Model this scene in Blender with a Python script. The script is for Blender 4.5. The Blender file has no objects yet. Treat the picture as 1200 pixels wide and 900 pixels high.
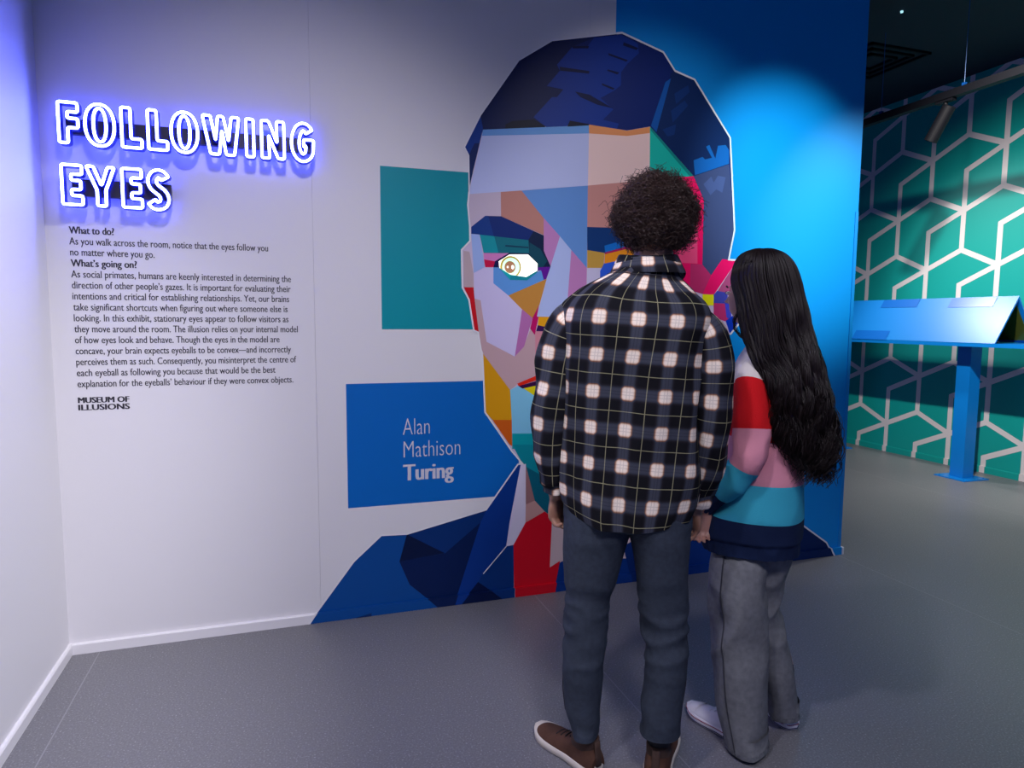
import bpy, bmesh, math, random
import numpy as np
from mathutils import Vector, Matrix, noise
random.seed(4)
RNG = np.random.default_rng(7)
C = bpy.context.scene.collection

# ------------------------------------------------------------------ camera
CAM_H = 1.42
FPX = 790.02                      # focal length in pixels of the 1200 px wide frame
YAW, PITCH, ROLL = 0.32216625, 0.0952400233, 0.00613494619
cy_, sy_, cp_, sp_ = math.cos(YAW), math.sin(YAW), math.cos(PITCH), math.sin(PITCH)
fwd = Vector((sy_*cp_, cy_*cp_, -sp_))
rgt0 = Vector((cy_, -sy_, 0)); up0 = rgt0.cross(fwd)
rgt = math.cos(ROLL)*rgt0 + math.sin(ROLL)*up0
upv = -math.sin(ROLL)*rgt0 + math.cos(ROLL)*up0
cam_data = bpy.data.cameras.new('camera')
cam_data.sensor_width = 36.0
cam_data.lens = FPX*36.0/1200.0
cam_data.clip_start = 0.02
cam = bpy.data.objects.new('camera', cam_data); C.objects.link(cam)
cam.matrix_world = Matrix(((rgt.x, upv.x, -fwd.x, 0), (rgt.y, upv.y, -fwd.y, 0), (rgt.z, upv.z, -fwd.z, CAM_H), (0, 0, 0, 1)))
bpy.context.scene.camera = cam

# ------------------------------------------------------------------ world, lights, exposure
sc = bpy.context.scene
sc.view_settings.view_transform = 'Standard'; sc.view_settings.look = 'None'
sc.view_settings.gamma = 1.0; sc.view_settings.exposure = 0.0; sc.view_settings.use_curve_mapping = False
world = bpy.data.worlds.new('world'); sc.world = world; world.use_nodes = True
world.node_tree.nodes['Background'].inputs[0].default_value = (0.22, 0.30, 0.85, 1)
world.node_tree.nodes['Background'].inputs[1].default_value = 0.45

def area(name, loc, target, size, power, col, spread=180, sy=None):
    l = bpy.data.lights.new(name, 'AREA'); l.energy = power; l.color = col
    l.shape = 'RECTANGLE'; l.size = size; l.size_y = sy or size; l.spread = math.radians(spread)
    o = bpy.data.objects.new(name, l); C.objects.link(o); o.location = loc
    o.rotation_euler = (Vector(target)-Vector(loc)).to_track_quat('-Z', 'Y').to_euler(); return o
def spot(name, loc, target, power, col, angle, blend=0.5, radius=0.04):
    l = bpy.data.lights.new(name, 'SPOT'); l.energy = power; l.color = col
    l.spot_size = math.radians(angle); l.spot_blend = blend; l.shadow_soft_size = radius
    o = bpy.data.objects.new(name, l); C.objects.link(o); o.location = loc
    o.rotation_euler = (Vector(target)-Vector(loc)).to_track_quat('-Z', 'Y').to_euler(); return o
spot('room_lamp', (0.5, -0.7, 3.6), (0.9, 2.1, 0.1), 260, (0.92, 0.88, 1.0), 74, 1.0, 0.35)
spot('wall_lamp', (0.1, 0.5, 3.6), (0.15, 3.18, 0.85), 165, (1.0, 0.93, 0.99), 64, 1.0, 0.15)
spot('left_lamp', (1.6, 0.9, 3.6), (-0.95, 2.0, 1.10), 560, (0.97, 0.94, 1.0), 50, 0.9, 0.1)
spot('mural_spot', (1.9, 0.7, 3.6), (2.68, 3.18, 2.08), 560, (0.80, 1.0, 1.0), 28, 1.0)
spot('edge_spot', (4.3, 1.0, 3.6), (3.15, 3.18, 1.95), 380, (0.92, 1.0, 1.0), 26, 0.9)
spot('face_spot', (1.5, 0.2, 3.6), (1.85, 3.18, 1.85), 170, (1.0, 0.93, 0.92), 38, 0.8)
spot('hex_spot', (3.35, 2.75, 3.45), (6.24, 4.05, 1.35), 680, (1.0, 0.93, 0.86), 72, 1.0)
spot('stand_spot', (4.6, 5.8, 3.6), (5.7, 4.3, 1.2), 300, (1.0, 0.96, 0.90), 75, 0.9, 0.12)
spot('aisle_spot', (5.2, 3.5, 3.6), (4.6, 2.9, 0.0), 220, (1.0, 0.97, 0.88), 72, 0.9, 0.1)
spot('visitor_spot', (-0.4, 0.9, 3.6), (1.25, 1.9, 0.9), 130, (0.84, 0.82, 1.0), 44, 1.0, 0.1)

# ------------------------------------------------------------------ helpers
def s2l(c):
    c = c/255.0
    return c/12.92 if c <= 0.04045 else ((c+0.055)/1.055)**2.4
def rgb(r, g, b): return (s2l(r), s2l(g), s2l(b), 1)

MATS = {}
def mat(name, col, rough=0.6, emit=None, strength=0.0, metal=0.0, bump=0.0, bscale=60, spec=0.5, var=0.0, vscale=8, sheen=0.0):
    if name in MATS: return MATS[name]
    m = bpy.data.materials.new(name); m.use_nodes = True
    nt = m.node_tree; b = nt.nodes['Principled BSDF']
    b.inputs['Base Color'].default_value = col
    b.inputs['Roughness'].default_value = rough
    b.inputs['Metallic'].default_value = metal
    b.inputs['Specular IOR Level'].default_value = spec
    if sheen: b.inputs['Sheen Weight'].default_value = sheen
    if emit:
        b.inputs['Emission Color'].default_value = emit
        b.inputs['Emission Strength'].default_value = strength
    if bump or var:
        tc = nt.nodes.new('ShaderNodeTexCoord')
        if bump:
            n = nt.nodes.new('ShaderNodeTexNoise'); n.inputs['Scale'].default_value = bscale; n.inputs['Detail'].default_value = 4
            bp = nt.nodes.new('ShaderNodeBump'); bp.inputs['Strength'].default_value = bump; bp.inputs['Distance'].default_value = 0.004
            nt.links.new(tc.outputs['Object'], n.inputs['Vector']); nt.links.new(n.outputs['Fac'], bp.inputs['Height'])
            nt.links.new(bp.outputs['Normal'], b.inputs['Normal'])
        if var:
            n2 = nt.nodes.new('ShaderNodeTexNoise'); n2.inputs['Scale'].default_value = vscale; n2.inputs['Detail'].default_value = 5
            mx = nt.nodes.new('ShaderNodeMixRGB'); mx.blend_type = 'MULTIPLY'; mx.inputs[0].default_value = 1.0
            mx.inputs[1].default_value = col
            rp = nt.nodes.new('ShaderNodeMapRange'); rp.inputs['From Min'].default_value = 0.3; rp.inputs['From Max'].default_value = 0.7
            rp.inputs['To Min'].default_value = 1-var; rp.inputs['To Max'].default_value = 1+var
            nt.links.new(tc.outputs['Object'], n2.inputs['Vector']); nt.links.new(n2.outputs['Fac'], rp.inputs['Value'])
            nt.links.new(rp.outputs['Result'], mx.inputs[2]); nt.links.new(mx.outputs[0], b.inputs['Base Color'])
    MATS[name] = m
    return m

class MB:
    """collects vertices, faces, uvs and material slots; build() links ONE mesh object"""
    def __init__(s): s.v = []; s.f = []; s.uv = []; s.mi = []; s.n = 0
    def add(s, V, Fc, mi=0, UV=None):
        V = np.asarray(V, float).reshape(-1, 3); s.v.append(V)
        for k, fc in enumerate(Fc):
            s.f.append(tuple(int(i)+s.n for i in fc))
            s.mi.append(mi if isinstance(mi, int) else mi[k])
            s.uv.append(None if UV is None else UV[k])
        s.n += len(V)
    def box(s, lo, hi, mi=0):
        x0, y0, z0 = lo; x1, y1, z1 = hi
        V = [(x0,y0,z0),(x1,y0,z0),(x1,y1,z0),(x0,y1,z0),(x0,y0,z1),(x1,y0,z1),(x1,y1,z1),(x0,y1,z1)]
        s.add(V, [(0,3,2,1),(4,5,6,7),(0,1,5,4),(1,2,6,5),(2,3,7,6),(3,0,4,7)], mi); return s
    def grid(s, G, closed=True, UV=None, mi=0, cap=(False, False)):
        G = np.asarray(G, float); n, m = G.shape[:2]; F_ = []; U = [] if UV is not None else None
        mis = [] if callable(mi) else mi
        mm = m if closed else m-1
        for i in range(n-1):
            for j in range(mm):
                j2 = (j+1) % m
                F_.append((i*m+j, i*m+j2, (i+1)*m+j2, (i+1)*m+j))
                if UV is not None: U.append([UV(i, j), UV(i, j+1), UV(i+1, j+1), UV(i+1, j)])
                if callable(mi): mis.append(mi(i, j))
        V = G.reshape(-1, 3)
        for c, row in ((cap[0], 0), (cap[1], n-1)):
            if c:
                cen = G[row].mean(0); V = np.vstack([V, cen]); k = len(V)-1
                for j in range(m):
                    j2 = (j+1) % m
                    F_.append((row*m+j2, row*m+j, k) if row == 0 else (row*m+j, row*m+j2, k))
                    if UV is not None: U.append([UV(row, j), UV(row, j+1), UV(row, j)])
                    if callable(mi): mis.append(mi(min(row, n-2), j))
        s.add(V, F_, mis, U); return s
    def tube(s, P, R, seg=8, mi=0, cap=True, ref=(0.13, 0.31, 0.94)):
        P = np.asarray(P, float); n = len(P); R = np.broadcast_to(np.asarray(R, float), (n,))
        T = np.gradient(P, axis=0); T /= np.linalg.norm(T, axis=1)[:, None]+1e-12
        ref = np.asarray(ref, float); A = ref-(T@ref)[:, None]*T; A /= np.linalg.norm(A, axis=1)[:, None]+1e-9
        B = np.cross(T, A); a = np.arange(seg)*2*math.pi/seg
        G = P[:, None]+R[:, None, None]*(np.cos(a)[None, :, None]*A[:, None]+np.sin(a)[None, :, None]*B[:, None])
        return s.grid(G, True, None, mi, (cap, cap))
    def closed_tube(s, P, r, seg=8, mi=0):
        P = np.asarray(P, float); T = np.roll(P, -1, 0)-np.roll(P, 1, 0); T /= np.linalg.norm(T, axis=1)[:, None]
        A = np.tile(np.array([0, 1.0, 0]), (len(P), 1)); B = np.cross(T, A); a = np.arange(seg)*2*math.pi/seg
        G = P[:, None]+r*(np.cos(a)[None, :, None]*A[:, None]+np.sin(a)[None, :, None]*B[:, None])
        G = np.concatenate([G, G[:1]], 0); return s.grid(G, True, None, mi)
    def strands(s, P, R, seg=3, mi=0):
        """P (N,n,3) centre lines, R (n,) or (N,n) radii -> thin tubes, vectorised"""
        N, n = P.shape[:2]; T = np.gradient(P, axis=1); T /= np.linalg.norm(T, axis=2)[..., None]+1e-12
        ref = np.array([0.31, 0.22, 0.92]); A = np.cross(T, ref); A /= np.linalg.norm(A, axis=2)[..., None]+1e-9
        B = np.cross(T, A); a = np.arange(seg)*2*math.pi/seg; R = np.broadcast_to(R, (N, n))
        G = P[:, :, None]+R[:, :, None, None]*(np.cos(a)[:, None]*A[:, :, None]+np.sin(a)[:, None]*B[:, :, None])
        base = (np.arange(N)*n*seg)[:, None, None]+(np.arange(n-1)*seg)[None, :, None]; j = np.arange(seg)[None, None]; j2 = (j+1) % seg
        Q = np.stack([base+j, base+j2, base+seg+j2, base+seg+j], -1).reshape(-1, 4)+s.n
        s.v.append(G.reshape(-1, 3)); s.f += [tuple(q) for q in Q.tolist()]; s.mi += [mi]*len(Q); s.uv += [None]*len(Q)
        s.n += N*n*seg; return s
    def build(s, name, mats, parent=None, base=(0, 0, 0), smooth=False, props=None):
        V = np.vstack(s.v)-np.asarray(base, float)
        me = bpy.data.meshes.new(name); me.from_pydata(V.tolist(), [], s.f); 
        mats = mats if isinstance(mats, (list, tuple)) else [mats]
        for m in mats: me.materials.append(m)
        if len(mats) > 1: me.polygons.foreach_set('material_index', s.mi)
        if any(u is not None and len(u) for u in s.uv[:3]):
            L = me.uv_layers.new(name='uv'); flat = []
            for u, fc in zip(s.uv, s.f):
                u = u if u else [(0, 0)]*len(fc)
                for q in u: flat += [q[0], q[1]]
            L.data.foreach_set('uv', flat)
        if smooth: me.polygons.foreach_set('use_smooth', [True]*len(me.polygons))
        me.update()
        o = bpy.data.objects.new(name, me); C.objects.link(o)
        if parent is not None: o.parent = parent
        return o

def tag(o, label=None, cat=None, group=None, kind=None):
    if label: o['label'] = label
    if cat: o['category'] = cat
    if group: o['group'] = group
    if kind: o['kind'] = kind
    return o
def thing(name, label, cat, loc, group=None):
    o = bpy.data.objects.new(name, None); C.objects.link(o); o.location = loc; o.empty_display_size = 0.1
    return tag(o, label, cat, group)
def struct(o): return tag(o, kind='structure')

def at(px, py, v, D):
    """the point seen at pixel (px, py) that lies at horizontal distance D along the unit direction v"""
    d = fwd*FPX+rgt*(px-600)-upv*(py-450)
    t = D/(d.x*v[0]+d.y*v[1]); return Vector((d.x*t, d.y*t, CAM_H+d.z*t))
def resample(K, n):
    """Catmull-Rom through key rows K (k, ...) -> n rows"""
    K = np.asarray(K, float); k = len(K); t = np.linspace(0, k-1, n); i = np.minimum(t.astype(int), k-2); f = t-i
    p0 = K[np.maximum(i-1, 0)]; p1 = K[i]; p2 = K[i+1]; p3 = K[np.minimum(i+2, k-1)]
    f = f.reshape((-1,)+(1,)*(K.ndim-1))
    return 0.5*((2*p1)+(-p0+p2)*f+(2*p0-5*p1+4*p2-p3)*f**2+(-p0+3*p1-3*p2+p3)*f**3)
def fnoise(V, sc3, seed=0.0):
    return np.array([noise.noise(Vector((p[0]*sc3[0]+seed, p[1]*sc3[1]+seed*1.7, p[2]*sc3[2]-seed))) for p in V])

# ------------------------------------------------------------------ room shell
PY = 3.1793            # front face of the mural wall
HX = 6.2431            # the far patterned wall
CZ = 3.76
XL = -0.9035
white_paint = mat('white_paint', (0.74, 0.73, 0.76, 1), 0.55, bump=0.05, bscale=180)
vinyl = mat('grey_vinyl', (0.150, 0.155, 0.165, 1), 0.42, bump=0.02, bscale=300)
nt = vinyl.node_tree; b_ = nt.nodes['Principled BSDF']
tc = nt.nodes.new('ShaderNodeTexCoord'); vo = nt.nodes.new('ShaderNodeTexNoise'); vo.inputs['Scale'].default_value = 160; vo.inputs['Detail'].default_value = 3
cr = nt.nodes.new('ShaderNodeValToRGB'); cr.color_ramp.elements[0].position = 0.35; cr.color_ramp.elements[0].color = (0.138, 0.138, 0.152, 1)
cr.color_ramp.elements[1].position = 0.62; cr.color_ramp.elements[1].color = (0.185, 0.185, 0.202, 1)
e = cr.color_ramp.elements.new(0.74); e.color = (0.40, 0.40, 0.42, 1)
nt.links.new(tc.outputs['Object'], vo.inputs['Vector']); nt.links.new(vo.outputs['Fac'], cr.inputs['Fac']); nt.links.new(cr.outputs['Color'], b_.inputs['Base Color'])
weld = mat('weld_line', (0.26, 0.26, 0.28, 1), 0.5)
dark_ceiling = mat('dark_ceiling', (0.010, 0.016, 0.030, 1), 0.8, bump=0.1)
seam_x = [XL, -0.7885, 1.186, 3.16, 5.13, HX]
fl = struct(MB().box((XL, -3.2, -0.08), (HX, 9.6, -0.05)).build('floor', vinyl))
for i in range(5):
    MB().box((seam_x[i]+0.0022, -3.2, -0.05), (seam_x[i+1]-0.0022, 9.6, 0.0)).build('vinyl_sheet', vinyl, fl)
for i in range(1, 5):
    MB().box((seam_x[i]-0.0022, -3.2, -0.05), (seam_x[i]+0.0022, 9.6, 0.0003)).build('weld_seam', weld, fl)
struct(MB().box((XL-0.15, -3.2, CZ), (HX+0.15, 9.7, CZ+0.1)).build('ceiling', dark_ceiling))
struct(MB().box((XL-0.12, -3.2, -0.05), (XL, PY+0.12, CZ)).build('wall_left', white_paint))
MB_ = MB(); G = np.array([[(XL, y, 0), (XL+0.014, y, 0), (XL+0.014, y, 0.040), (XL+0.010, y, 0.046), (XL, y, 0.046)] for y in (-3.2, PY)])
struct(MB_.grid(G, True, cap=(True, True)).build('baseboard_left', mat('board_paint', (0.78, 0.77, 0.80, 1), 0.4)))
# ---- the printed mural in metres on the wall: (part, colour, layer, outline (x, z))
FACETS = [
('portrait_hair',(6, 32, 98),2,[(0.8162,2.2287),(0.8949,2.383),(1.084,2.6518),(1.2538,2.7643),(1.6294,2.8501),(1.8651,2.7872),(1.9357,2.7028),(2.0544,2.6737),(2.2852,2.399),(2.3337,1.9153),(2.3033,1.7525),(2.199,1.6678),(2.1417,1.7229),(2.1377,2.064),(2.0698,2.1838),(1.8017,2.412),(1.6698,2.3808),(1.4575,2.3883),(0.9081,2.3172),(0.8349,2.0251),(0.837,2.1912)]),
('portrait_hair',(4, 24, 74),3,[(0.8162,2.2287),(0.8949,2.383),(1.084,2.6518),(1.2538,2.7643),(1.4775,2.8096),(1.3614,2.7522),(1.2815,2.6582),(1.2976,2.6321),(1.2292,2.5521),(1.3169,2.5457),(1.2836,2.5058),(1.2566,2.5029),(1.1621,2.3988),(1.2293,2.3548),(0.9081,2.3172)]),
('portrait_hair',(6, 52, 130),4,[(0.8162,2.2287),(0.8949,2.383),(0.9081,2.3172),(0.8893,2.2526),(0.8662,2.2506),(0.8391,2.1933)]),
('portrait_hair',(4, 30, 86),4,[(0.8893,2.2526),(0.8349,2.0251),(0.8378,2.1932),(0.8662,2.2506)]),
('portrait_hair',(5, 36, 84),3,[(1.9357,2.7028),(2.0544,2.6737),(2.2852,2.399),(2.2911,2.263),(2.0698,2.1838),(1.8398,2.3899),(1.9158,2.692)]),
('portrait_hair',(8, 78, 155),4,[(1.9166,2.6666),(1.8847,2.6439),(1.8065,2.4189),(1.8398,2.3899)]),
('portrait_hair',(9, 48, 132),4,[(1.4775,2.8096),(1.6272,2.8436),(1.7193,2.8145),(1.7278,2.7679),(1.664,2.7083),(1.6291,2.6628),(1.6306,2.6008),(1.5954,2.572),(1.5182,2.5265),(1.5903,2.478),(1.5345,2.4226),(1.623,2.4122),(1.614,2.3862),(1.4575,2.3924),(1.3533,2.399),(1.3399,2.3732),(1.2293,2.3589),(1.1621,2.3988),(1.2566,2.5029),(1.2836,2.5058),(1.3169,2.5457),(1.2292,2.5521),(1.2976,2.6321),(1.2815,2.6582),(1.3614,2.7522),(1.4368,2.7578)]),
('portrait_hair',(3, 18, 62),5,[(1.2951,2.6498),(1.455,2.6485),(1.4529,2.6361),(1.2976,2.6321)]),
('portrait_hair',(3, 18, 62),5,[(1.3785,2.5423),(1.4548,2.5362),(1.5878,2.484),(1.5024,2.4918),(1.4088,2.519)]),
('portrait_hair',(3, 18, 62),5,[(1.5559,2.7465),(1.666,2.7263),(1.6566,2.7177),(1.5585,2.7365)]),
('portrait_hair',(3, 18, 62),5,[(1.5237,2.5983),(1.5952,2.5815),(1.5858,2.5726),(1.5239,2.5897)]),
('portrait_hair',(3, 18, 62),5,[(1.6399,2.8096),(1.7233,2.7923),(1.7129,2.7806),(1.6365,2.7936)]),
('portrait_hair',(3, 18, 62),5,[(1.5552,2.6685),(1.6196,2.6608),(1.6079,2.65),(1.5507,2.6618)]),
('portrait_hair',(3, 18, 62),5,[(1.3591,2.7539),(1.4505,2.7677),(1.4461,2.755),(1.3638,2.7445)]),
('portrait_hair',(2, 12, 40),5,[(1.3532,2.4011),(1.4574,2.3945),(1.4575,2.3883),(1.34,2.3712)]),
('portrait_hair',(2, 12, 40),5,[(1.0187,2.3512),(1.0531,2.3704),(1.1622,2.3888),(1.2292,2.3605),(1.0188,2.3314)]),
('portrait_hair',(56, 68, 108),4,[(2.2911,2.263),(2.3337,1.9153),(2.3033,1.7525),(2.199,1.6678),(2.1417,1.7229),(2.1377,2.064),(2.0698,2.1838)]),
('portrait_hair',(10, 92, 170),4,[(2.0774,2.1892),(2.0668,2.2657),(2.1212,2.2876),(2.1375,2.2756),(2.1796,2.2878),(2.1402,2.3422),(2.161,2.3528),(2.2011,2.2851),(2.2144,2.3529),(2.2625,2.3614),(2.2852,2.3365),(2.2883,2.265)]),
('portrait_hair',(66, 82, 130),5,[(2.1319,2.1463),(2.1781,2.1897),(2.1954,2.1596),(2.2208,2.1972),(2.2697,2.1917),(2.2515,2.1093),(2.213,2.1249),(2.1767,2.0911)]),
('portrait_hair',(8, 46, 104),4,[(1.9393,2.5924),(2.0193,2.644),(2.0308,2.6108),(1.9512,2.5422)]),
('portrait_hair',(8, 46, 104),4,[(1.9219,2.5049),(2.0016,2.5646),(2.023,2.5409),(1.934,2.4459)]),
('portrait_hair',(8, 46, 104),4,[(1.8745,2.4059),(1.9546,2.4392),(1.9462,2.3865),(1.9058,2.3743)]),
('portrait_face',(196, 182, 206),2,[(0.9073,2.3172),(1.4575,2.3924),(1.6697,2.3829),(1.8016,2.4141),(2.0697,2.1855),(2.1404,2.0642),(2.1428,1.723),(2.199,1.6678),(2.3032,1.7557),(2.366,1.7531),(2.3926,1.4113),(2.3337,1.3449),(2.0463,0.982),(1.7406,0.6687),(1.5404,0.5893),(1.2497,0.6094),(1.1233,0.6888),(1.0634,0.7626),(0.9241,0.9631),(0.9086,1.2548),(0.8863,1.3591),(0.8648,1.3673),(0.8412,1.5153),(0.8082,1.5719),(0.8041,1.7497),(0.8454,1.7937),(0.8445,1.864),(0.8349,1.9634),(0.8349,2.0191)]),
('portrait_face',(98, 150, 208),3,[(0.9073,2.3172),(1.4575,2.3883),(1.4583,2.3483),(0.9018,2.2872)]),
('portrait_face',(176, 186, 232),3,[(0.9018,2.288),(1.4583,2.3491),(1.4569,2.0945),(0.837,2.0129)]),
('portrait_face',(226, 196, 190),3,[(1.4582,2.3511),(1.6704,2.3555),(1.8026,2.3822),(1.8069,2.1461),(1.4569,2.0945)]),
('portrait_face',(214, 140, 88),3,[(1.4575,2.3924),(1.6697,2.382),(1.8017,2.4133),(1.8026,2.3822),(1.6704,2.3555),(1.4583,2.3491)]),
('portrait_face',(16, 178, 160),3,[(1.8017,2.4133),(2.0697,2.1847),(1.8069,2.1461)]),
('portrait_face',(8, 128, 124),4,[(1.8067,2.4103),(2.0687,2.1846),(2.0463,2.1812),(1.8046,2.3973)]),
('portrait_face',(226, 8, 88),3,[(1.8069,2.1461),(2.0697,2.1847),(2.1393,2.0641),(2.1428,1.723),(1.9764,1.7268),(1.8181,1.7571)]),
('portrait_face',(240, 70, 118),4,[(1.9302,2.0933),(2.0713,2.0712),(2.0997,2.0148),(2.1105,1.7265),(1.9764,1.7281)]),
('portrait_face',(186, 172, 190),3,[(0.8378,2.013),(0.9974,2.0343),(0.998,1.9182),(0.9218,1.9154),(0.8475,1.8601),(0.8349,1.9634)]),
('portrait_face',(176, 122, 112),3,[(0.9974,2.0335),(1.1034,2.0468),(1.2208,1.9218),(1.2217,1.8386),(0.9993,1.9183)]),
('portrait_face',(92, 138, 200),3,[(1.1034,2.0468),(1.4573,2.0945),(1.4587,1.6844),(1.3652,1.7752),(1.3087,1.8362),(1.2208,1.9205)]),
('portrait_face',(178, 122, 178),3,[(1.2208,1.9218),(1.3087,1.8362),(1.26,1.687),(1.2226,1.7614)]),
('portrait_face',(166, 182, 228),3,[(1.3087,1.8362),(1.3714,1.7712),(1.355,1.5274),(1.3096,1.4323),(1.1897,1.4358),(1.238,1.6146),(1.26,1.687)]),
('portrait_face',(180, 122, 176),3,[(1.3714,1.7712),(1.4587,1.6844),(1.4591,1.529),(1.355,1.5274)]),
('portrait_face',(190, 134, 126),3,[(1.4573,2.0945),(1.8069,2.1461),(1.814,1.898),(1.4573,1.8896)]),
('portrait_face',(2, 50, 108),3,[(1.4573,1.8896),(1.814,1.898),(1.8181,1.7571),(1.6864,1.8136),(1.5555,1.7609),(1.4594,1.7745)]),
('portrait_face',(8, 104, 190),4,[(1.5547,1.7997),(1.6223,1.8197),(1.7358,1.8244),(1.7118,1.7884),(1.5603,1.7654)]),
('portrait_face',(160, 10, 80),5,[(1.5579,1.7653),(1.6719,1.7978),(1.8121,1.7879),(1.8027,1.7654),(1.6771,1.7871),(1.558,1.7567)]),
('portrait_face',(232, 140, 22),4,[(1.558,1.7567),(1.6771,1.7893),(1.7975,1.7697),(1.6882,1.7394),(1.5566,1.709)]),
('portrait_face',(186, 146, 62),3,[(1.4594,1.7745),(1.5569,1.7631),(1.5522,1.6872),(1.4611,1.6845)]),
('portrait_face',(190, 186, 214),3,[(1.4611,1.6845),(1.5377,1.6868),(1.5455,1.3105),(1.4631,1.3109)]),
('portrait_face',(40, 86, 200),3,[(1.5333,1.6693),(1.5565,1.7133),(1.6242,1.7373),(1.6882,1.7394),(1.6917,1.5989),(1.5348,1.5955)]),
('portrait_face',(230, 160, 150),3,[(1.7127,1.7534),(1.8894,1.7596),(1.9453,1.6269),(1.982,1.3086),(1.7264,1.2196),(1.5455,1.3105),(1.5396,1.5957),(1.6917,1.5989)]),
('portrait_face',(10, 128, 216),4,[(1.8741,1.7591),(1.9412,1.7543),(1.9764,1.7281),(1.9356,1.7183),(1.8749,1.7324)]),
('portrait_face',(250, 226, 200),4,[(1.9356,1.7183),(1.9774,1.7281),(1.983,1.5916),(1.9413,1.5907)]),
('portrait_ear',(232, 6, 92),4,[(1.9764,1.7268),(2.0679,1.7274),(2.0678,1.5841),(1.9812,1.5825)]),
('portrait_ear',(182, 42, 98),4,[(2.068,1.7252),(2.1417,1.7229),(2.199,1.6673),(2.1489,1.565),(2.0678,1.5841)]),
('portrait_ear',(236, 10, 94),4,[(2.2663,1.7558),(2.3659,1.7536),(2.3396,1.7198),(2.2196,1.5616),(2.1489,1.565),(2.199,1.6673)]),
('portrait_ear',(168, 72, 118),4,[(2.3396,1.7198),(2.3777,1.7396),(2.3866,1.5434),(2.2408,1.5782)]),
('portrait_ear',(238, 222, 8),4,[(2.1489,1.5627),(2.2195,1.5626),(2.2219,1.5037),(2.1512,1.5028)]),
('portrait_ear',(62, 66, 160),5,[(2.2195,1.5626),(2.2406,1.5829),(2.3071,1.5748),(2.3152,1.5142),(2.2214,1.5176)]),
('portrait_ear',(182, 44, 104),4,[(2.2214,1.5176),(2.2986,1.514),(2.3253,1.411),(2.2245,1.4385)]),
('portrait_ear',(60, 66, 190),4,[(2.2929,1.5186),(2.3313,1.5285),(2.3416,1.4205),(2.3073,1.4391)]),
('portrait_ear',(4, 50, 176),4,[(2.3026,1.4203),(2.3623,1.4583),(2.3926,1.4113),(2.3336,1.3473)]),
('portrait_brow',(2, 36, 104),4,[(0.8496,1.8602),(0.9196,1.9161),(0.9993,1.9183),(1.2217,1.8366),(1.2226,1.7614),(1.1454,1.8083),(0.965,1.8211),(0.8496,1.8281)]),
('portrait_brow',(6, 52, 124),5,[(0.8496,1.8602),(0.9196,1.9161),(0.9346,1.9169),(0.9629,1.8222),(0.8496,1.8281)]),
('portrait_brow',(2, 26, 60),5,[(1.1674,1.8549),(1.2217,1.8366),(1.2226,1.7614),(1.26,1.6849),(1.1917,1.6795),(1.146,1.7419),(1.1409,1.8123)]),
('portrait_eyelid',(148, 172, 222),4,[(0.8496,1.8281),(0.8921,1.826),(0.918,1.6725),(0.8624,1.6424)]),
('portrait_eyelid',(4, 138, 150),4,[(0.8921,1.826),(0.965,1.8211),(0.987,1.7423),(0.9115,1.7396)]),
('portrait_eyelid',(4, 102, 116),4,[(0.965,1.8211),(1.1454,1.8104),(1.146,1.7469),(0.987,1.7423)]),
('portrait_eyelid',(2, 56, 82),5,[(1.0217,1.7826),(1.1412,1.7779),(1.1413,1.7708),(1.0218,1.7744)]),
('portrait_eyelid',(2, 66, 84),6,[(1.1455,1.8),(1.2044,1.7691),(1.2414,1.7117),(1.2189,1.6815),(1.1917,1.6795),(1.146,1.7419)]),
('portrait_eyelid',(196, 120, 180),4,[(0.9115,1.7396),(1.0439,1.7423),(0.9698,1.7007),(0.9137,1.7091)]),
('portrait_eyelid',(192, 4, 66),4,[(0.9137,1.7091),(0.9698,1.7016),(0.9634,1.6726),(0.9202,1.6713)]),
('portrait_eyelid',(6, 14, 70),4,[(0.9698,1.7028),(1.0439,1.7456),(1.146,1.7469),(1.2006,1.6978),(1.1917,1.6765),(1.1873,1.668),(0.9874,1.6622),(0.9612,1.6726)]),
('portrait_eyelid',(4, 140, 156),5,[(0.9873,1.6725),(1.1918,1.6681),(1.1875,1.6533),(1.1359,1.6143),(1.0469,1.6142)]),
('portrait_eyelid',(4, 170, 180),6,[(0.9873,1.6725),(1.0489,1.6474),(1.0469,1.6142)]),
('portrait_eyelid',(90, 10, 140),4,[(1.1917,1.6795),(1.26,1.6849),(1.2379,1.623),(1.2242,1.6185),(1.21,1.6645),(1.1919,1.6639)]),
('portrait_eyelid',(88, 146, 212),4,[(0.9612,1.6726),(0.9917,1.6727),(1.0469,1.6142),(1.1359,1.6143),(1.1874,1.6554),(1.21,1.6645),(1.2242,1.6185),(1.0385,1.5379),(0.9615,1.5957)]),
('portrait_cheek',(180, 160, 166),4,[(0.8117,1.746),(0.8412,1.7431),(0.8612,1.6383),(0.8612,1.573),(0.8136,1.5732)]),
('portrait_cheek',(190, 14, 26),4,[(0.8136,1.5732),(0.8612,1.5742),(0.8668,1.5157),(0.8872,1.3599),(0.8669,1.3673),(0.8433,1.5133)]),
('portrait_cheek',(184, 154, 160),3,[(0.8668,1.5198),(0.8969,1.5121),(0.9276,1.3132),(1.0738,1.2378),(1.1229,1.291),(1.1584,1.3803),(1.1814,1.3548),(1.1835,1.1401),(1.0928,1.1012),(1.0506,1.0701),(0.9086,1.2548),(0.9016,1.2716),(0.8863,1.3591)]),
('portrait_cheek',(194, 186, 222),4,[(0.8624,1.6424),(0.9181,1.6713),(0.9612,1.6726),(0.9615,1.5957),(1.0385,1.5379),(1.1102,1.471),(1.0996,1.3971),(1.0738,1.237),(0.9276,1.3111),(0.8969,1.5121),(0.8668,1.5198)]),
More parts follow.
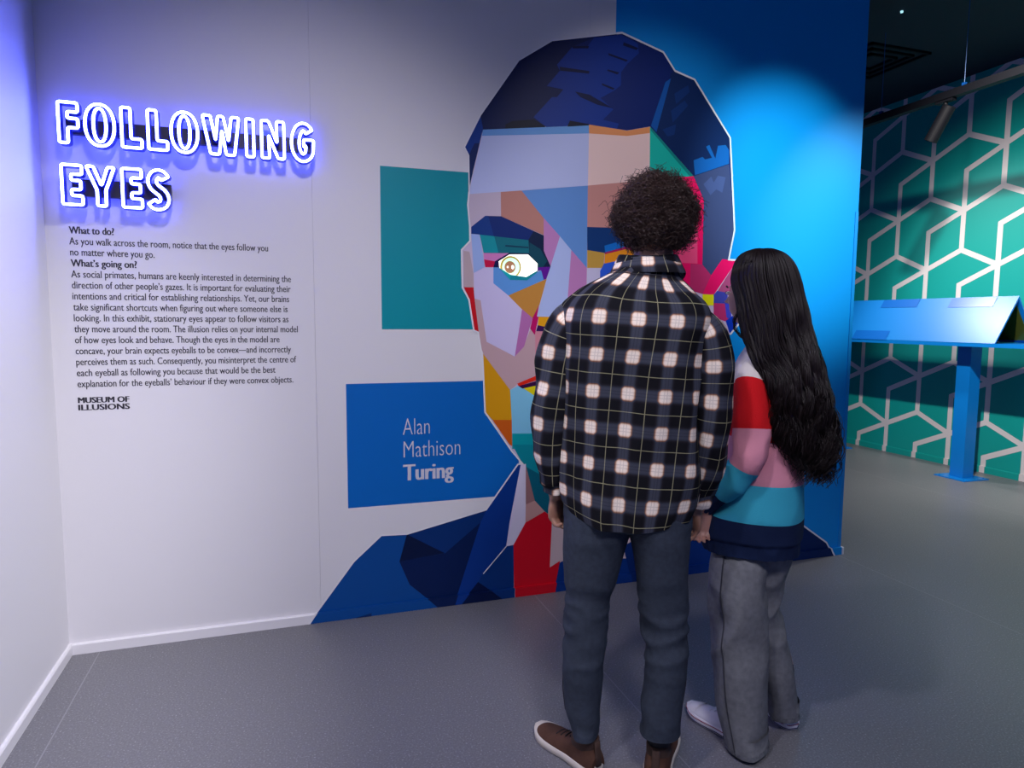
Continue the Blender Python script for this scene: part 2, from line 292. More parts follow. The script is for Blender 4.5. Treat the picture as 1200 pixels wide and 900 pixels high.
('portrait_cheek',(186, 130, 56),4,[(1.0385,1.5379),(1.2392,1.6231),(1.2027,1.4954),(1.1661,1.4271),(1.1102,1.471)]),
('portrait_cheek',(170, 104, 164),4,[(1.1102,1.4719),(1.1661,1.428),(1.123,1.2868),(1.0738,1.237),(1.0996,1.3971)]),
('portrait_nose',(176, 4, 92),4,[(1.2005,1.4953),(1.1897,1.4358),(1.1988,1.4358),(1.1792,1.3441),(1.1539,1.3761),(1.167,1.4292)]),
('portrait_nose',(216, 152, 10),4,[(1.1988,1.4358),(1.3096,1.4345),(1.2964,1.372),(1.1947,1.3932)]),
('portrait_nose',(52, 8, 76),5,[(1.1947,1.3932),(1.2964,1.372),(1.2966,1.3612),(1.1859,1.3633)]),
('portrait_nose',(196, 130, 144),3,[(1.1813,1.3633),(1.5444,1.3613),(1.5489,1.1416),(1.2434,1.1475),(1.1835,1.1379)]),
('portrait_mouth',(208, 36, 14),4,[(1.0882,1.1013),(1.1927,1.1412),(1.2666,1.1558),(1.5295,1.133),(1.5301,1.1018),(1.2436,1.1302),(1.0951,1.0882)]),
('portrait_mouth',(52, 6, 60),5,[(1.0951,1.0891),(1.1976,1.1138),(1.2669,1.134),(1.5301,1.1062),(1.5304,1.0884),(1.244,1.0997),(1.1156,1.0757)]),
('portrait_mouth',(212, 200, 10),4,[(1.1201,1.0781),(1.244,1.1019),(1.3378,1.0975),(1.3398,0.9607),(1.2453,0.9861),(1.1753,1.0407)]),
('portrait_cheek',(122, 190, 220),3,[(1.0506,1.0701),(1.0928,1.0904),(1.1201,1.0768),(1.1753,1.0407),(1.2453,0.9905),(1.7327,0.9738),(1.7368,0.8173),(1.0628,0.8497)]),
('portrait_cheek',(4, 150, 158),3,[(1.0628,0.8497),(1.7368,0.8173),(1.7391,0.7246),(1.0634,0.7713)]),
('portrait_cheek',(4, 132, 146),4,[(1.0632,0.7931),(1.7383,0.7571),(1.743,0.5752),(1.2497,0.6094),(1.1233,0.6844)]),
('portrait_cheek',(206, 146, 12),4,[(0.9086,1.2548),(1.0506,1.0701),(1.0601,0.9191),(0.9595,0.9233),(0.9241,0.9631)]),
('portrait_cheek',(194, 88, 18),4,[(0.9595,0.9233),(1.0601,0.9191),(1.0633,0.7866),(1.0496,0.7938)]),
('portrait_neck',(4, 92, 112),3,[(1.1325,0.6838),(1.9509,0.6321),(1.9592,0.3684),(1.3478,0.4028),(1.2855,0.4015),(1.2423,0.4347),(1.1876,0.4954)]),
('portrait_neck',(150, 108, 108),4,[(1.1371,0.6836),(1.1876,0.4954),(1.1389,0.4793)]),
('portrait_neck',(190, 146, 140),4,[(1.1389,0.4793),(1.1876,0.4954),(1.2447,0.4322),(1.1374,0.3832)]),
('portrait_collar',(212, 206, 232),5,[(1.1095,0.6888),(1.1371,0.6902),(1.1374,0.3832),(1.0735,0.2736),(1.0345,0.27),(1.052,0.3932)]),
('portrait_collar',(200, 178, 178),4,[(1.2831,0.3994),(1.3283,0.4182),(1.852,0.3967),(1.7545,0.1289),(1.361,0.1624),(1.2745,0.1319)]),
('portrait_tie',(202, 12, 34),5,[(1.2423,0.4333),(1.2845,0.4011),(1.2745,0.1319),(1.3319,0.161),(1.3029,0.0115),(1.2985,-0.0577),(1.0803,-0.0612),(1.0735,0.2736),(1.1374,0.3841)]),
('portrait_jacket',(4, 68, 138),3,[(0.0378,-0.0461),(0.0643,-0.0042),(0.2771,0.273),(0.4056,0.3864),(0.5284,0.3816),(0.9298,0.4689),(1.0944,0.6885),(1.1141,0.6885),(1.0345,0.27),(1.0758,0.2734),(1.0786,-0.1434)]),
('portrait_jacket',(3, 44, 104),4,[(0.5284,0.3816),(0.9298,0.4689),(0.8811,0.3518),(0.7149,0.2681)]),
('portrait_jacket',(2, 18, 56),4,[(0.5284,0.3816),(0.7149,0.2681),(0.4911,0.2493)]),
('portrait_jacket',(2, 26, 74),4,[(0.4911,0.2493),(0.7179,0.2678),(0.8988,0.4072),(0.7597,-0.0183),(0.6965,-0.0187),(0.5399,0.1279)]),
('portrait_jacket',(5, 52, 132),4,[(1.0944,0.6863),(1.1096,0.6831),(1.0345,0.27),(0.9127,0.1404),(0.797,-0.0233),(0.7575,-0.018),(0.8988,0.4072),(0.9298,0.468)]),
('portrait_jacket',(4, 50, 116),4,[(1.0345,0.27),(1.0748,0.2734),(1.0771,-0.0607),(0.797,-0.0322),(0.9127,0.1404)]),
('portrait_jacket',(2, 20, 64),5,[(0.8859,0.1004),(1.0222,-0.008),(1.0315,-0.0273),(0.7794,-0.0298),(0.7971,0.0003)]),
('portrait_jacket',(3, 40, 96),5,[(0.2605,-0.0193),(0.2808,0.0033),(0.3534,0.0168),(0.3488,-0.0231)]),
('portrait_jacket',(4, 50, 122),3,[(1.3319,0.161),(1.5478,0.2171),(1.7478,0.3866),(1.8487,0.5111),(2.0654,0.4321),(2.5216,0.3705),(2.8866,0.2119),(3.0811,0.0807),(3.1381,0.0035),(3.1436,-0.0816),(1.2579,-0.0849),(1.3029,0.0115)]),
('portrait_jacket',(2, 32, 84),4,[(2.3489,0.3349),(2.8866,0.2119),(3.0811,0.0807),(3.1381,0.0035),(3.1436,-0.0816),(2.2527,-0.1064)]),
('portrait_jacket',(3, 38, 100),4,[(1.7008,0.2014),(2.0679,0.3591),(2.028,-0.0785),(1.7695,-0.0464)]),
]
OUTLINES = [
(0.0097,[(1.5986,2.8459),(1.6293,2.8529),(1.8671,2.79),(1.9386,2.7057),(2.0569,2.6761),(2.2889,2.4002),(2.3382,1.9155),(2.3071,1.7544),(2.3688,1.7523)]),
(0.0062,[(0.8391,2.0234),(0.837,2.1912),(0.8162,2.2287),(0.8949,2.383),(1.0839,2.6541),(1.2538,2.7666),(1.5986,2.8459)]),
(0.0079,[(0.8391,2.0234),(0.8328,1.9633),(0.8424,1.8639),(0.8433,1.7936),(0.802,1.7497),(0.806,1.5718),(0.8382,1.5153),(0.8626,1.3673),(0.8842,1.357),(0.8994,1.2716),(0.906,1.2548),(0.9206,0.9633),(1.0612,0.7601),(1.1187,0.6926),(1.0935,0.6907),(0.9276,0.4704),(0.5284,0.3837),(0.4056,0.3893),(0.2751,0.2749),(0.0617,-0.0038)]),
(0.0053,[(1.0345,0.27),(0.9127,0.1404)]),
(0.0106,[(2.3337,1.3449),(2.3954,1.4113),(2.4022,1.4492)]),
(0.0097,[(2.8865,0.2146),(3.081,0.0828),(3.1004,0.052),(3.1172,0.0235),(3.139,-0.0111)]),
(0.0097,[(2.5215,0.3725),(2.8865,0.2146)]),
]
EYE_RIM = [(0.9881, 1.7022), (1.0439, 1.7374), (1.1402, 1.7408), (1.1906, 1.6975), (1.1896, 1.6639), (1.1322, 1.6305), (1.0489, 1.6392), (0.9917, 1.6706)]

PARAGRAPH = [
('What to do?',-0.8212,-0.6625,1.7543,1),
('As you walk across the room, notice that the eyes follow you',-0.8219,-0.0693,1.7107,0),
('no matter where you go.',-0.8210,-0.5165,1.6671,0),
('What’s going on?',-0.8211,-0.5849,1.6233,1),
('As social primates, humans are keenly interested in determining the',-0.8217,0.0227,1.5793,0),
('direction of other people’s gazes. It is important for evaluating their',-0.8215,0.0206,1.5352,0),
('intentions and critical for establishing relationships. Yet, our brains',-0.8215,0.0130,1.4910,0),
('take significant shortcuts when figuring out where someone else is',-0.8206,0.0051,1.4467,0),
('looking. In this exhibit, stationary eyes appear to follow visitors as',-0.8207,0.0080,1.4022,0),
('they move around the room. The illusion relies on your internal model',-0.8210,0.0465,1.3576,0),
('of how eyes look and behave. Though the eyes in the model are',-0.8211,-0.0317,1.3128,0),
('concave, your brain expects eyeballs to be convex—and incorrectly',-0.8208,0.0153,1.2679,0),
('perceives them as such. Consequently, you misinterpret the centre of',-0.8209,0.0368,1.2229,0),
('each eyeball as following you because that would be the best',-0.8209,-0.0524,1.1777,0),
('explanation for the eyeballs’ behaviour if they were convex objects.',-0.8206,0.0219,1.1323,0),
]
# ------------------------------------------------------------------ mural wall
def flat_mesh(pts, eyes=(), zlo=None, zhi=None):
    """a flat polygon (x, z) cut open at the eye holes and between two heights"""
    bm = bmesh.new()
    vs = [bm.verts.new((x, 0, z)) for x, z in pts]
    try: f0 = bm.faces.new(vs)
    except ValueError: return bm
    bm.normal_update(); bmesh.ops.triangulate(bm, faces=bm.faces[:], ngon_method='EAR_CLIP')
    def cut(co, no, outer=False):
        bmesh.ops.bisect_plane(bm, geom=bm.verts[:]+bm.edges[:]+bm.faces[:], plane_co=co, plane_no=no, clear_outer=outer, dist=1e-6)
    if zhi is not None: cut((0, 0, zhi), (0, 0, 1), True)
    if zlo is not None: cut((0, 0, zlo), (0, 0, -1), True)
    for rim in eyes:
        xs = [p[0] for p in pts]; zs = [p[1] for p in pts]; ex = [p[0] for p in rim]; ez = [p[1] for p in rim]
        if max(xs) < min(ex) or min(xs) > max(ex) or max(zs) < min(ez) or min(zs) > max(ez): continue
        n = len(rim); cx = sum(ex)/n; cz = sum(ez)/n
        for i in range(n):
            a, c = rim[i], rim[(i+1) % n]; no = (-(c[1]-a[1]), 0, c[0]-a[0])
            if bm.faces: cut((a[0], 0, a[1]), no)
        kill = []
        for f in bm.faces:
            p = f.calc_center_median(); inside = True
            for i in range(n):
                a, c = rim[i], rim[(i+1) % n]
                s0 = (c[0]-a[0])*(cz-a[1])-(c[1]-a[1])*(cx-a[0]); s1 = (c[0]-a[0])*(p.z-a[1])-(c[1]-a[1])*(p.x-a[0])
                if s0*s1 < 0: inside = False; break
            if inside: kill.append(f)
        bmesh.ops.delete(bm, geom=kill, context='FACES')
    return bm
EYE2 = [(2*1.462-x, z) for x, z in reversed(EYE_RIM)]
EYES = (EYE_RIM, EYE2)
BH = 0.0455                                     # baseboard height
SEQ = [0]
def print_into(mb, pts, level, mi, wall_only=False):
    """lays a printed facet on the wall and carries it over the baseboard below"""
    SEQ[0] += 1; lift = 0.0006*level+0.000006*(SEQ[0] % 90); y = PY-lift
    bm = flat_mesh(pts, EYES, zlo=BH, zhi=CZ)
    if bm.faces:
        bm.verts.index_update(); mb.add([(v.co.x, y, v.co.z) for v in bm.verts], [[v.index for v in f.verts] for f in bm.faces], mi)
    bm.free()
    if min(p[1] for p in pts) < BH and not wall_only:
        bm = flat_mesh(pts, (), zlo=0.001, zhi=BH)
        if bm.faces:
            yf = PY-0.016-lift
            top = [e for e in bm.edges if all(abs(v.co.z-BH) < 1e-5 for v in e.verts)]
            bm.verts.index_update()
            mb.add([(v.co.x, yf, v.co.z+(lift if abs(v.co.z-BH) < 1e-5 else 0)) for v in bm.verts], [[v.index for v in f.verts] for f in bm.faces], mi)
            for e in top:
                a, c = e.verts; zt = BH+lift
                mb.add([(a.co.x, yf, zt), (c.co.x, yf, zt), (c.co.x, y, zt), (a.co.x, y, zt)], [(0, 1, 2, 3)], mi)
        bm.free()
wall_end = 3.190
backing = mat('panel_edge', (0.35, 0.35, 0.38, 1), 0.7)
b = MB().box((XL, PY+0.10, -0.05), (wall_end, PY+0.13, CZ)); b.box((wall_end-0.012, PY+0.012, 0), (wall_end, PY+0.13, CZ))
wall = struct(b.build('wall_front', [backing]))
px_ = [XL, 0.1215, 1.4550, 2.8476, wall_end]
for i in range(4):
    x0, x1 = px_[i]+(0.0004 if i else 0), px_[i+1]-(0.0004 if i < 3 else 0)
    bm = flat_mesh([(x0, 0), (x1, 0), (x1, CZ), (x0, CZ)], EYES); bm.verts.index_update(); b = MB()
    V = [(v.co.x, PY, v.co.z) for v in bm.verts]; F_ = [[v.index for v in f.verts] for f in bm.faces]; n = len(V)
    b.add(V, F_)
    ed = [[v.index for v in e.verts] for e in bm.edges if len(e.link_faces) == 1]
    for a, c in ed: b.add([V[a], V[c], (V[c][0], PY+0.012, V[c][2]), (V[a][0], PY+0.012, V[a][2])], [(0, 1, 2, 3)])
    bm.free(); b.build('wall_panel', white_paint, wall)
G = np.array([[(x, PY, 0), (x, PY-0.016, 0), (x, PY-0.016, BH-0.004), (x, PY-0.013, BH), (x, PY, BH)] for x in (XL+0.014, wall_end+0.016)])
bb = MB().grid(G, True, cap=(True, True)); bb.box((wall_end, PY, 0), (wall_end+0.016, PY+0.13, BH))
struct(bb.build('baseboard_front', mat('board_paint', (0.78, 0.77, 0.80, 1), 0.4)))
blue_paint = mat('blue_print', rgb(4, 138, 214), 0.40)
b = MB().box((wall_end, PY-0.001, BH), (wall_end+0.0015, PY+0.13, CZ)); b.box((wall_end-0.02, PY-0.004, BH), (wall_end+0.002, PY-0.0007, 2.06))
struct(b.build('trim_1', blue_paint))

mural = thing('portrait_mural', 'wall-sized portrait mural of a man in coloured facets, with teal and blue rectangles', 'mural', (1.6, PY, 0))
MBASE = (1.6, PY, 0)
def printed(name, colours_and_polys, label=None, parent=mural, rough=0.42):
    b = MB(); ms = []; key = {}
    for col, lv, pts in colours_and_polys:
        if col not in key:
            key[col] = len(ms); ms.append(mat('print_%d_%d_%d' % col, tuple(min(0.85, q*1.12) for q in rgb(*col)[:3])+(1,), rough, spec=0.25))
        print_into(b, pts, lv, key[col])
    o = b.build(name, ms, parent, MBASE)
    if label: o['label'] = label
    return o
printed('blue_backdrop', [((4, 138, 214), 1, [(1.5965, 0), (wall_end, 0), (wall_end, CZ), (1.5965, CZ)])], 'bright blue backdrop right of the portrait')
printed('teal_rectangle', [((2, 140, 152), 1, [(0.4209, 1.3715), (0.95, 1.3715), (0.95, 2.1138), (0.4209, 2.1138)])], 'teal rectangle behind the face')
printed('blue_rectangle', [((4, 96, 178), 1, [(0.2535, 0.5330), (1.10, 0.5330), (1.10, 1.1195), (0.2535, 1.1195)])], 'blue rectangle under the name')
byp = {}
for part, col, lv, pts in FACETS: byp.setdefault(part, []).append((col, lv, pts))
LAB = dict(portrait_hair='dark navy swept-back hair', portrait_face='pale and blue facets of the face', portrait_ear='pink and red facets of the ear', portrait_brow='navy eyebrow', portrait_eyelid='teal and blue facets round the eye', portrait_cheek='lilac, tan and ochre cheek facets', portrait_nose='magenta and ochre nose facets', portrait_mouth='red and yellow mouth facets', portrait_neck='teal and brown neck facets', portrait_collar='pale shirt collar', portrait_tie='red necktie', portrait_jacket='navy blue jacket')
for part in byp: printed(part, byp[part], LAB[part])
def stroke(b, pts, w, level, mi=0):
    pts = [Vector((p[0], p[1])) for p in pts]; n = len(pts); L = []; R = []
    for i in range(n):
        d = (pts[min(i+1, n-1)]-pts[i]).normalized() if i < n-1 else (pts[i]-pts[i-1]).normalized()
        d0 = (pts[i]-pts[i-1]).normalized() if i else d
        t = (d+d0).normalized(); nn = Vector((-t.y, t.x)); k = w/2/max(0.4, nn.dot(Vector((-d.y, d.x))))
        L.append(pts[i]+nn*k); R.append(pts[i]-nn*k)
    for i in range(n-1): print_into(b, [tuple(L[i]), tuple(L[i+1]), tuple(R[i+1]), tuple(R[i])], level, mi)
for w, pts in OUTLINES:
    b = MB(); stroke(b, pts, w, 7)
    b.build('white_outline', mat('outline_white', (0.78, 0.78, 0.82, 1), 0.45), mural, MBASE)

# hollow, back-lit eyes set into the wall
def ellipse(cx, cz, rx, rz, n=28): return [(cx+rx*math.cos(2*math.pi*k/n), cz+rz*math.sin(2*math.pi*k/n)) for k in range(n)]
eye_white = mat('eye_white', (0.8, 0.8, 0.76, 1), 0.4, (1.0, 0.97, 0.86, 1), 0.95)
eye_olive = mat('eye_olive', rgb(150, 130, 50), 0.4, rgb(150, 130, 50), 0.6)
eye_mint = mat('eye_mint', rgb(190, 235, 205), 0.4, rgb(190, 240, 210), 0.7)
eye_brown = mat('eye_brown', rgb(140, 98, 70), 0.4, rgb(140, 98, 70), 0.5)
def hollow_eye(rim, cx, cz):
    n = len(rim); ex = sum(p[0] for p in rim)/n; ez = sum(p[1] for p in rim)/n; rows = []
    for k, (s_, dy) in enumerate(((1, -0.001), (0.985, 0.014), (0.90, 0.038), (0.72, 0.055), (0.4, 0.063), (0.02, 0.066))):
        rows.append([(ex+(x-ex)*s_, PY+dy, ez+(z-ez)*s_) for x, z in rim])
    o = MB().grid(np.array(rows), True).build('eyeball_hollow', eye_white, mural, MBASE); o['label'] = 'hollow white eye lit from behind'
    for nm, m_, rx, rz, dx, y in (('iris_ring', eye_olive, 0.0545, 0.0545, 0, 0.034), ('iris', eye_mint, 0.0455, 0.0465, 0.001, 0.0335), ('pupil', eye_brown, 0.0285, 0.0300, -0.004, 0.033), ('eye_highlight', eye_white, 0.0075, 0.0105, 0.010, 0.0325), ('eye_highlight', eye_white, 0.0050, 0.0055, -0.016, 0.0325)):
        E_ = ellipse(cx+dx, cz, rx, rz)
        # keep the disc inside the opening
        bm = bmesh.new(); vs = [bm.verts.new((x, 0, z)) for x, z in E_]; bm.faces.new(vs)
        for i in range(n):
            a, c = rim[i], rim[(i+1) % n]; no = Vector((-(c[1]-a[1]), 0, c[0]-a[0])); 
            if no.dot(Vector((ex-a[0], 0, ez-a[1]))) > 0: no = -no
            no.normalize()
            if bm.faces: bmesh.ops.bisect_plane(bm, geom=bm.verts[:]+bm.edges[:]+bm.faces[:], plane_co=Vector((a[0], 0, a[1]))-no*0.003, plane_no=no, clear_outer=True)
        bm.verts.index_update(); q = MB(); q.add([(v.co.x, PY+y, v.co.z) for v in bm.verts], [[v.index for v in f.verts] for f in bm.faces]); bm.free()
        q.build(nm, m_, o, MBASE)
hollow_eye(EYE_RIM, 1.062, 1.679)
hollow_eye(EYE2, 1.806, 1.679)

# ------------------------------------------------------------------ lettering
def text_mesh(s, bold=0.0, spacing=1.0):
    cu = bpy.data.curves.new('t', 'FONT'); cu.body = s; cu.size = 1; cu.resolution_u = 3; cu.offset = bold; cu.space_character = spacing
    o = bpy.data.objects.new('t', cu); C.objects.link(o)
    me = bpy.data.meshes.new_from_object(o.evaluated_get(bpy.context.evaluated_depsgraph_get()))
    V = np.array([v.co[:] for v in me.vertices]); F_ = [tuple(p.vertices) for p in me.polygons]
    bpy.data.objects.remove(o); bpy.data.curves.remove(cu); bpy.data.meshes.remove(me); return V, F_
def put_text(name, s, x0, x1, z, cap, m, parent, base, bold=0.0, y=PY-0.0008, spacing=1.0, fat=()):
    V, F_ = text_mesh(s, bold, spacing); X = V[:, 0]; k = (x1-x0)/(X.max()-X.min())
    W = np.stack([x0+(X-X.min())*k, np.full(len(V), y), z+V[:, 1]*cap/0.66], 1)
    b = MB(); b.add(W, F_)
    for k, d in enumerate(fat): b.add(W+np.array([d, -0.00002*(k+1), 0]), F_)
    return b.build(name, m, parent, base)
ink = mat('black_ink', (0.020, 0.018, 0.030, 1), 0.5)
par = thing('wall_text', 'dark paragraph lettering on the white wall under the glowing sign', 'lettering', (-0.8, PY, 1.1))
for s, x0, x1, z, bold in PARAGRAPH:
    put_text('text_line', s, x0, x1, z, 0.0275, ink, par, (-0.8, PY, 1.1), 0.0, fat=(0.0008, 0.0016, 0.0024) if bold else (0.0009,))
logo = thing('museum_wordmark', 'small bold black capital lettering below the wall paragraph', 'lettering', (-0.8, PY, 1.036))
put_text('text_line', 'MUSEUM OF', -0.8225, -0.6375, 1.0665, 0.0225, ink, logo, (-0.8, PY, 1.036), 0.0, fat=(0.0012, 0.0024, 0.0036))
put_text('text_line', 'ILLUSIONS', -0.8225, -0.6370, 1.0364, 0.0225, ink, logo, (-0.8, PY, 1.036), 0.0, fat=(0.0012, 0.0024, 0.0036))
pale_ink = mat('pale_ink', (0.62, 0.62, 0.70, 1), 0.5)
put_text('name_lettering', 'Alan', 0.5134, 0.6435, 0.8690, 0.077, pale_ink, mural, MBASE, -0.012, PY-0.0022)
put_text('name_lettering', 'Mathison', 0.5165, 0.7950, 0.7590, 0.077, pale_ink, mural, MBASE, -0.012, PY-0.0022)
put_text('name_lettering', 'Turing', 0.5130, 0.7547, 0.6470, 0.075, pale_ink, mural, MBASE, 0.0, PY-0.0022, fat=(0.0025, 0.005, 0.0075))

# ------------------------------------------------------------------ glowing sign
tube_white = mat('neon_tube', (0.9, 0.92, 1, 1), 0.3, (0.11, 0.14, 1.0, 1), 30.0)
case_blue = mat('letter_case', (0.01, 0.015, 0.25, 1), 0.3, (0.004, 0.012, 0.42, 1), 0.55)
halo_blue = mat('halo_light', (0.02, 0.03, 0.6, 1), 0.4, (0.05, 0.07, 1.0, 1), 15.0)
bar_dark = mat('sign_bar', (0.030, 0.026, 0.045, 1), 0.45)
def rounded(P, r, k=4):
    P = [Vector(p) for p in P]; out = []
    for i, p in enumerate(P):
        a, c = P[i-1], P[(i+1) % len(P)]; da, dc = (a-p), (c-p); rr = min(r, da.length*0.45, dc.length*0.45)
        q0 = p+da.normalized()*rr; q1 = p+dc.normalized()*rr
        for j in range(k+1):
            t = j/k; out.append(q0*(1-t)**2+p*2*t*(1-t)+q1*t*t)
    return out
def offset_line(P, w):
    P = [Vector(p) for p in P]; n = len(P); L = []; R = []
    for i in range(n):
        d = (P[i+1]-P[i]).normalized() if i < n-1 else (P[i]-P[i-1]).normalized(); d0 = (P[i]-P[i-1]).normalized() if i else d
        t = (d+d0).normalized(); nn = Vector((-t.y, t.x)); k = w/2/max(0.6, nn.dot(Vector((-d.y, d.x))))
        L.append(P[i]+nn*k); R.append(P[i]-nn*k)
    return L+R[::-1]
LET = {'F': [[(0,0),(.46,0),(.46,.38),(1,.38),(1,.61),(.46,.61),(.46,.77),(1,.77),(1,1),(0,1)]],
 'E': [[(0,0),(1,0),(1,.23),(.46,.23),(.46,.385),(.93,.385),(.93,.615),(.46,.615),(.46,.77),(1,.77),(1,1),(0,1)]],
 'L': [[(0,0),(1,0),(1,.225),(.46,.225),(.46,1),(0,1)]], 'I': [[(0,0),(1,0),(1,1),(0,1)]],
 'W': [[(0,1),(.22,1),(.345,.36),(.42,1),(.57,1),(.70,.36),(.79,1),(1,1),(.86,0),(.63,0),(.525,.64),(.44,0),(.20,0)]],
 'N': [[(0,0),(.34,0),(.31,.62),(.72,0),(1,0),(1,1),(.67,1),(.68,.42),(.32,1),(0,1)]],
 'Y': [[(0,1),(.26,1),(.52,.52),(.76,1),(1,1),(.67,.40),(.67,0),(.36,0),(.36,.40)]]}
def letter_loops(ch, w, h):
    if ch == 'O':
        out = []
        for ax, az in ((w/2, h/2), (w/2-0.0285, h/2-0.016)):
            out.append([Vector((w/2+ax*math.copysign(abs(math.cos(a))**0.9, math.cos(a)), h/2+az*math.copysign(abs(math.sin(a))**0.9, math.sin(a)))) for a in np.arange(36)*2*math.pi/36])
        return out
    if ch in 'GS':
        t = 0.031; W, H_ = w-t, h-t
        K = {'S': [(.97,.86),(.80,.96),(.52,1.0),(.22,.94),(.07,.78),(.16,.62),(.45,.50),(.75,.40),(.93,.23),(.80,.06),(.48,0),(.2,.02),(.0,.12)],
             'G': [(.95,.85),(.78,.96),(.52,1.0),(.24,.91),(.06,.70),(0,.48),(.06,.24),(.26,.06),(.52,0),(.80,.06),(.96,.20),(1.0,.47),(.58,.47)]}[ch]
        q = [tuple(p) for p in resample(np.array(K[:-1] if ch == 'G' else K), 34)]
        if ch == 'G': q.append(K[-1])
        q = [(t/2+x*W, t/2+z*H_) for x, z in q]
        return [rounded(offset_line(q, t), 0.006, 2)]
    return [rounded([(x*w, z*h) for x, z in L_], 0.0075) for L_ in LET[ch]]
def sign(row, z0, z1, bar, label):
    base = (row[0][1], PY, z0); t = thing('neon_sign', label, 'sign', base, 'glowing blue-white letter signs')
    MB().box((bar[0], PY-0.046, bar[2]), (bar[1], PY-0.020, bar[3])).build('mounting_bar', bar_dark, t, base)
    for x in (bar[0]+0.04, (bar[0]+bar[1])/2, bar[1]-0.04): MB().box((x-0.01, PY-0.020, bar[2]+0.015), (x+0.01, PY, bar[3]-0.015)).build('wall_bracket', bar_dark, t, base)
    for ch, x0, x1 in row:
        r = 0.0056; over = 0.003 if ch in 'OGS' else 0
        loops = letter_loops(ch, x1-x0-2*r, z1-z0-2*r+2*over)
        case = MB(); tube = MB(); halo = MB()
        for L_ in loops:
            P = np.array([(x0+r+p.x, 0, z0+r-over+p.y) for p in L_])
            tube.closed_tube(P+np.array([0, PY-0.083, 0]), r, 8)
            T = np.roll(P, -1, 0)-np.roll(P, 1, 0); T /= np.linalg.norm(T, axis=1)[:, None]+1e-9; N_ = np.stack([-T[:, 2], 0*T[:, 0], T[:, 0]], 1)
            w_ = 0.0080
            G = np.stack([P+N_*w_+np.array([0, PY-0.083, 0]), P-N_*w_+np.array([0, PY-0.083, 0]), P-N_*w_+np.array([0, PY-0.050, 0]), P+N_*w_+np.array([0, PY-0.050, 0])], 1)
            case.grid(np.concatenate([G, G[:1]], 0), True)
            G = np.stack([P+N_*0.005+np.array([0, PY-0.0495, 0]), P-N_*0.005+np.array([0, PY-0.0495, 0])], 1)
            halo.grid(np.concatenate([G, G[:1]], 0), False)
        c = case.build('letter', case_blue, t, base); c['label'] = 'letter %s in outline' % ch
        tube.build('neon_tube', tube_white, c, base, True); halo.build('halo_light', halo_blue, c, base)
ROW1 = [('F',-.8205,-.7437),('O',-.7311,-.6192),('L',-.6053,-.5237),('L',-.5119,-.4316),('O',-.4285,-.3195),('W',-.3118,-.1620),('I',-.1460,-.1059),('N',-.0858,.0146),('G',.0332,.1345)]
ROW2 = [('E',-.8201,-.7400),('Y',-.7364,-.6267),('E',-.6119,-.5318),('S',-.5240,-.4308)]
sign(ROW1, 2.086, 2.250, (-0.80, 0.118, 2.135, 2.192), 'upper glowing sign of nine outline letters on a dark bar above the wall text')
sign(ROW2, 1.852, 2.0145, (-0.79, -0.437, 1.898, 1.963), 'lower, shorter glowing sign of four outline letters on a dark bar')

# ------------------------------------------------------------------ far room: patterned wall, stand, track
green = mat('green_print', rgb(6, 160, 152), 0.5, bump=0.03, bscale=120)
line_white = mat('line_white', (0.74, 0.70, 0.70, 1), 0.5)
struct(MB().box((HX, -3.2, -0.05), (HX+0.12, 9.6, CZ)).build('wall_right', green))
BH2 = 0.062
G = np.array([[(HX, y, 0), (HX-0.014, y, 0), (HX-0.014, y, BH2-0.006), (HX-0.009, y, BH2), (HX, y, BH2)] for y in (-3.2, 9.6)])
struct(MB().grid(G, True, cap=(True, True)).build('baseboard_right', green))
struct(MB().box((XL, 9.6, -0.05), (HX+0.12, 9.7, CZ)).build('wall_back', green))
PH, RV, UPL, DNL = 0.7375, 0.5465, 0.377, 0.1695
O_y, O_z = 5.298, 3.045          # one six-way node of the pattern
lat = thing('lattice_graphic', 'white interlocking hexagon line pattern printed on the green wall', 'wall graphic', (HX, 4, 0))
LW = 0.050
def hstrip(b, a, c):
    a, c = Vector(a), Vector(c); d = (c-a).normalized(); n = Vector((-d.y, d.x))*LW/2; a2, c2 = a-d*LW*0.28, c+d*LW*0.28
    pts = [a2+n, c2+n, c2-n, a2-n]
    SEQ[0] += 1; u_ = 0.00001*(SEQ[0] % 60)
    for lo, hi, x in ((BH2, CZ-0.001, HX-0.0008-u_), (0.001, BH2, HX-0.0150-u_)):
        bm = flat_mesh([tuple(p) for p in pts], (), zlo=lo, zhi=hi)
        if bm.faces:
            bm.verts.index_update(); b.add([(x, v.co.x, v.co.z) for v in bm.verts], [[v.index for v in f.verts] for f in bm.faces])
            if hi == BH2:
                for e in bm.edges:
                    if all(abs(v.co.z-BH2) < 1e-5 for v in e.verts):
                        p, q = e.verts; b.add([(x, p.co.x, BH2+0.0004+u_), (x, q.co.x, BH2+0.0004+u_), (HX-0.0008, q.co.x, BH2+0.0004+u_), (HX-0.0008, p.co.x, BH2+0.0004+u_)], [(0, 1, 2, 3)])
        bm.free()
for r_ in range(-6, 3):
    for q_ in range(-15, 10):
        y = O_y+q_*PH-r_*PH/2; z = O_z+r_*RV
        y += round((O_y-y)/PH/1.0)*0
        if not (-2.8 < y < 9.2 and -0.6 < z < 4.2): continue
        b = MB()
        hstrip(b, (y, z), (y, z-UPL)); hstrip(b, (y, z-UPL), (y+PH/2, z-RV)); hstrip(b, (y, z-UPL), (y-PH/2, z-RV))
        hstrip(b, (y, z), (y, z+DNL+0.2075)); hstrip(b, (y, z+UPL), (y-PH/2, z+RV))
        if b.v: b.build('lattice_cell', line_white, lat, (HX, 4, 0))

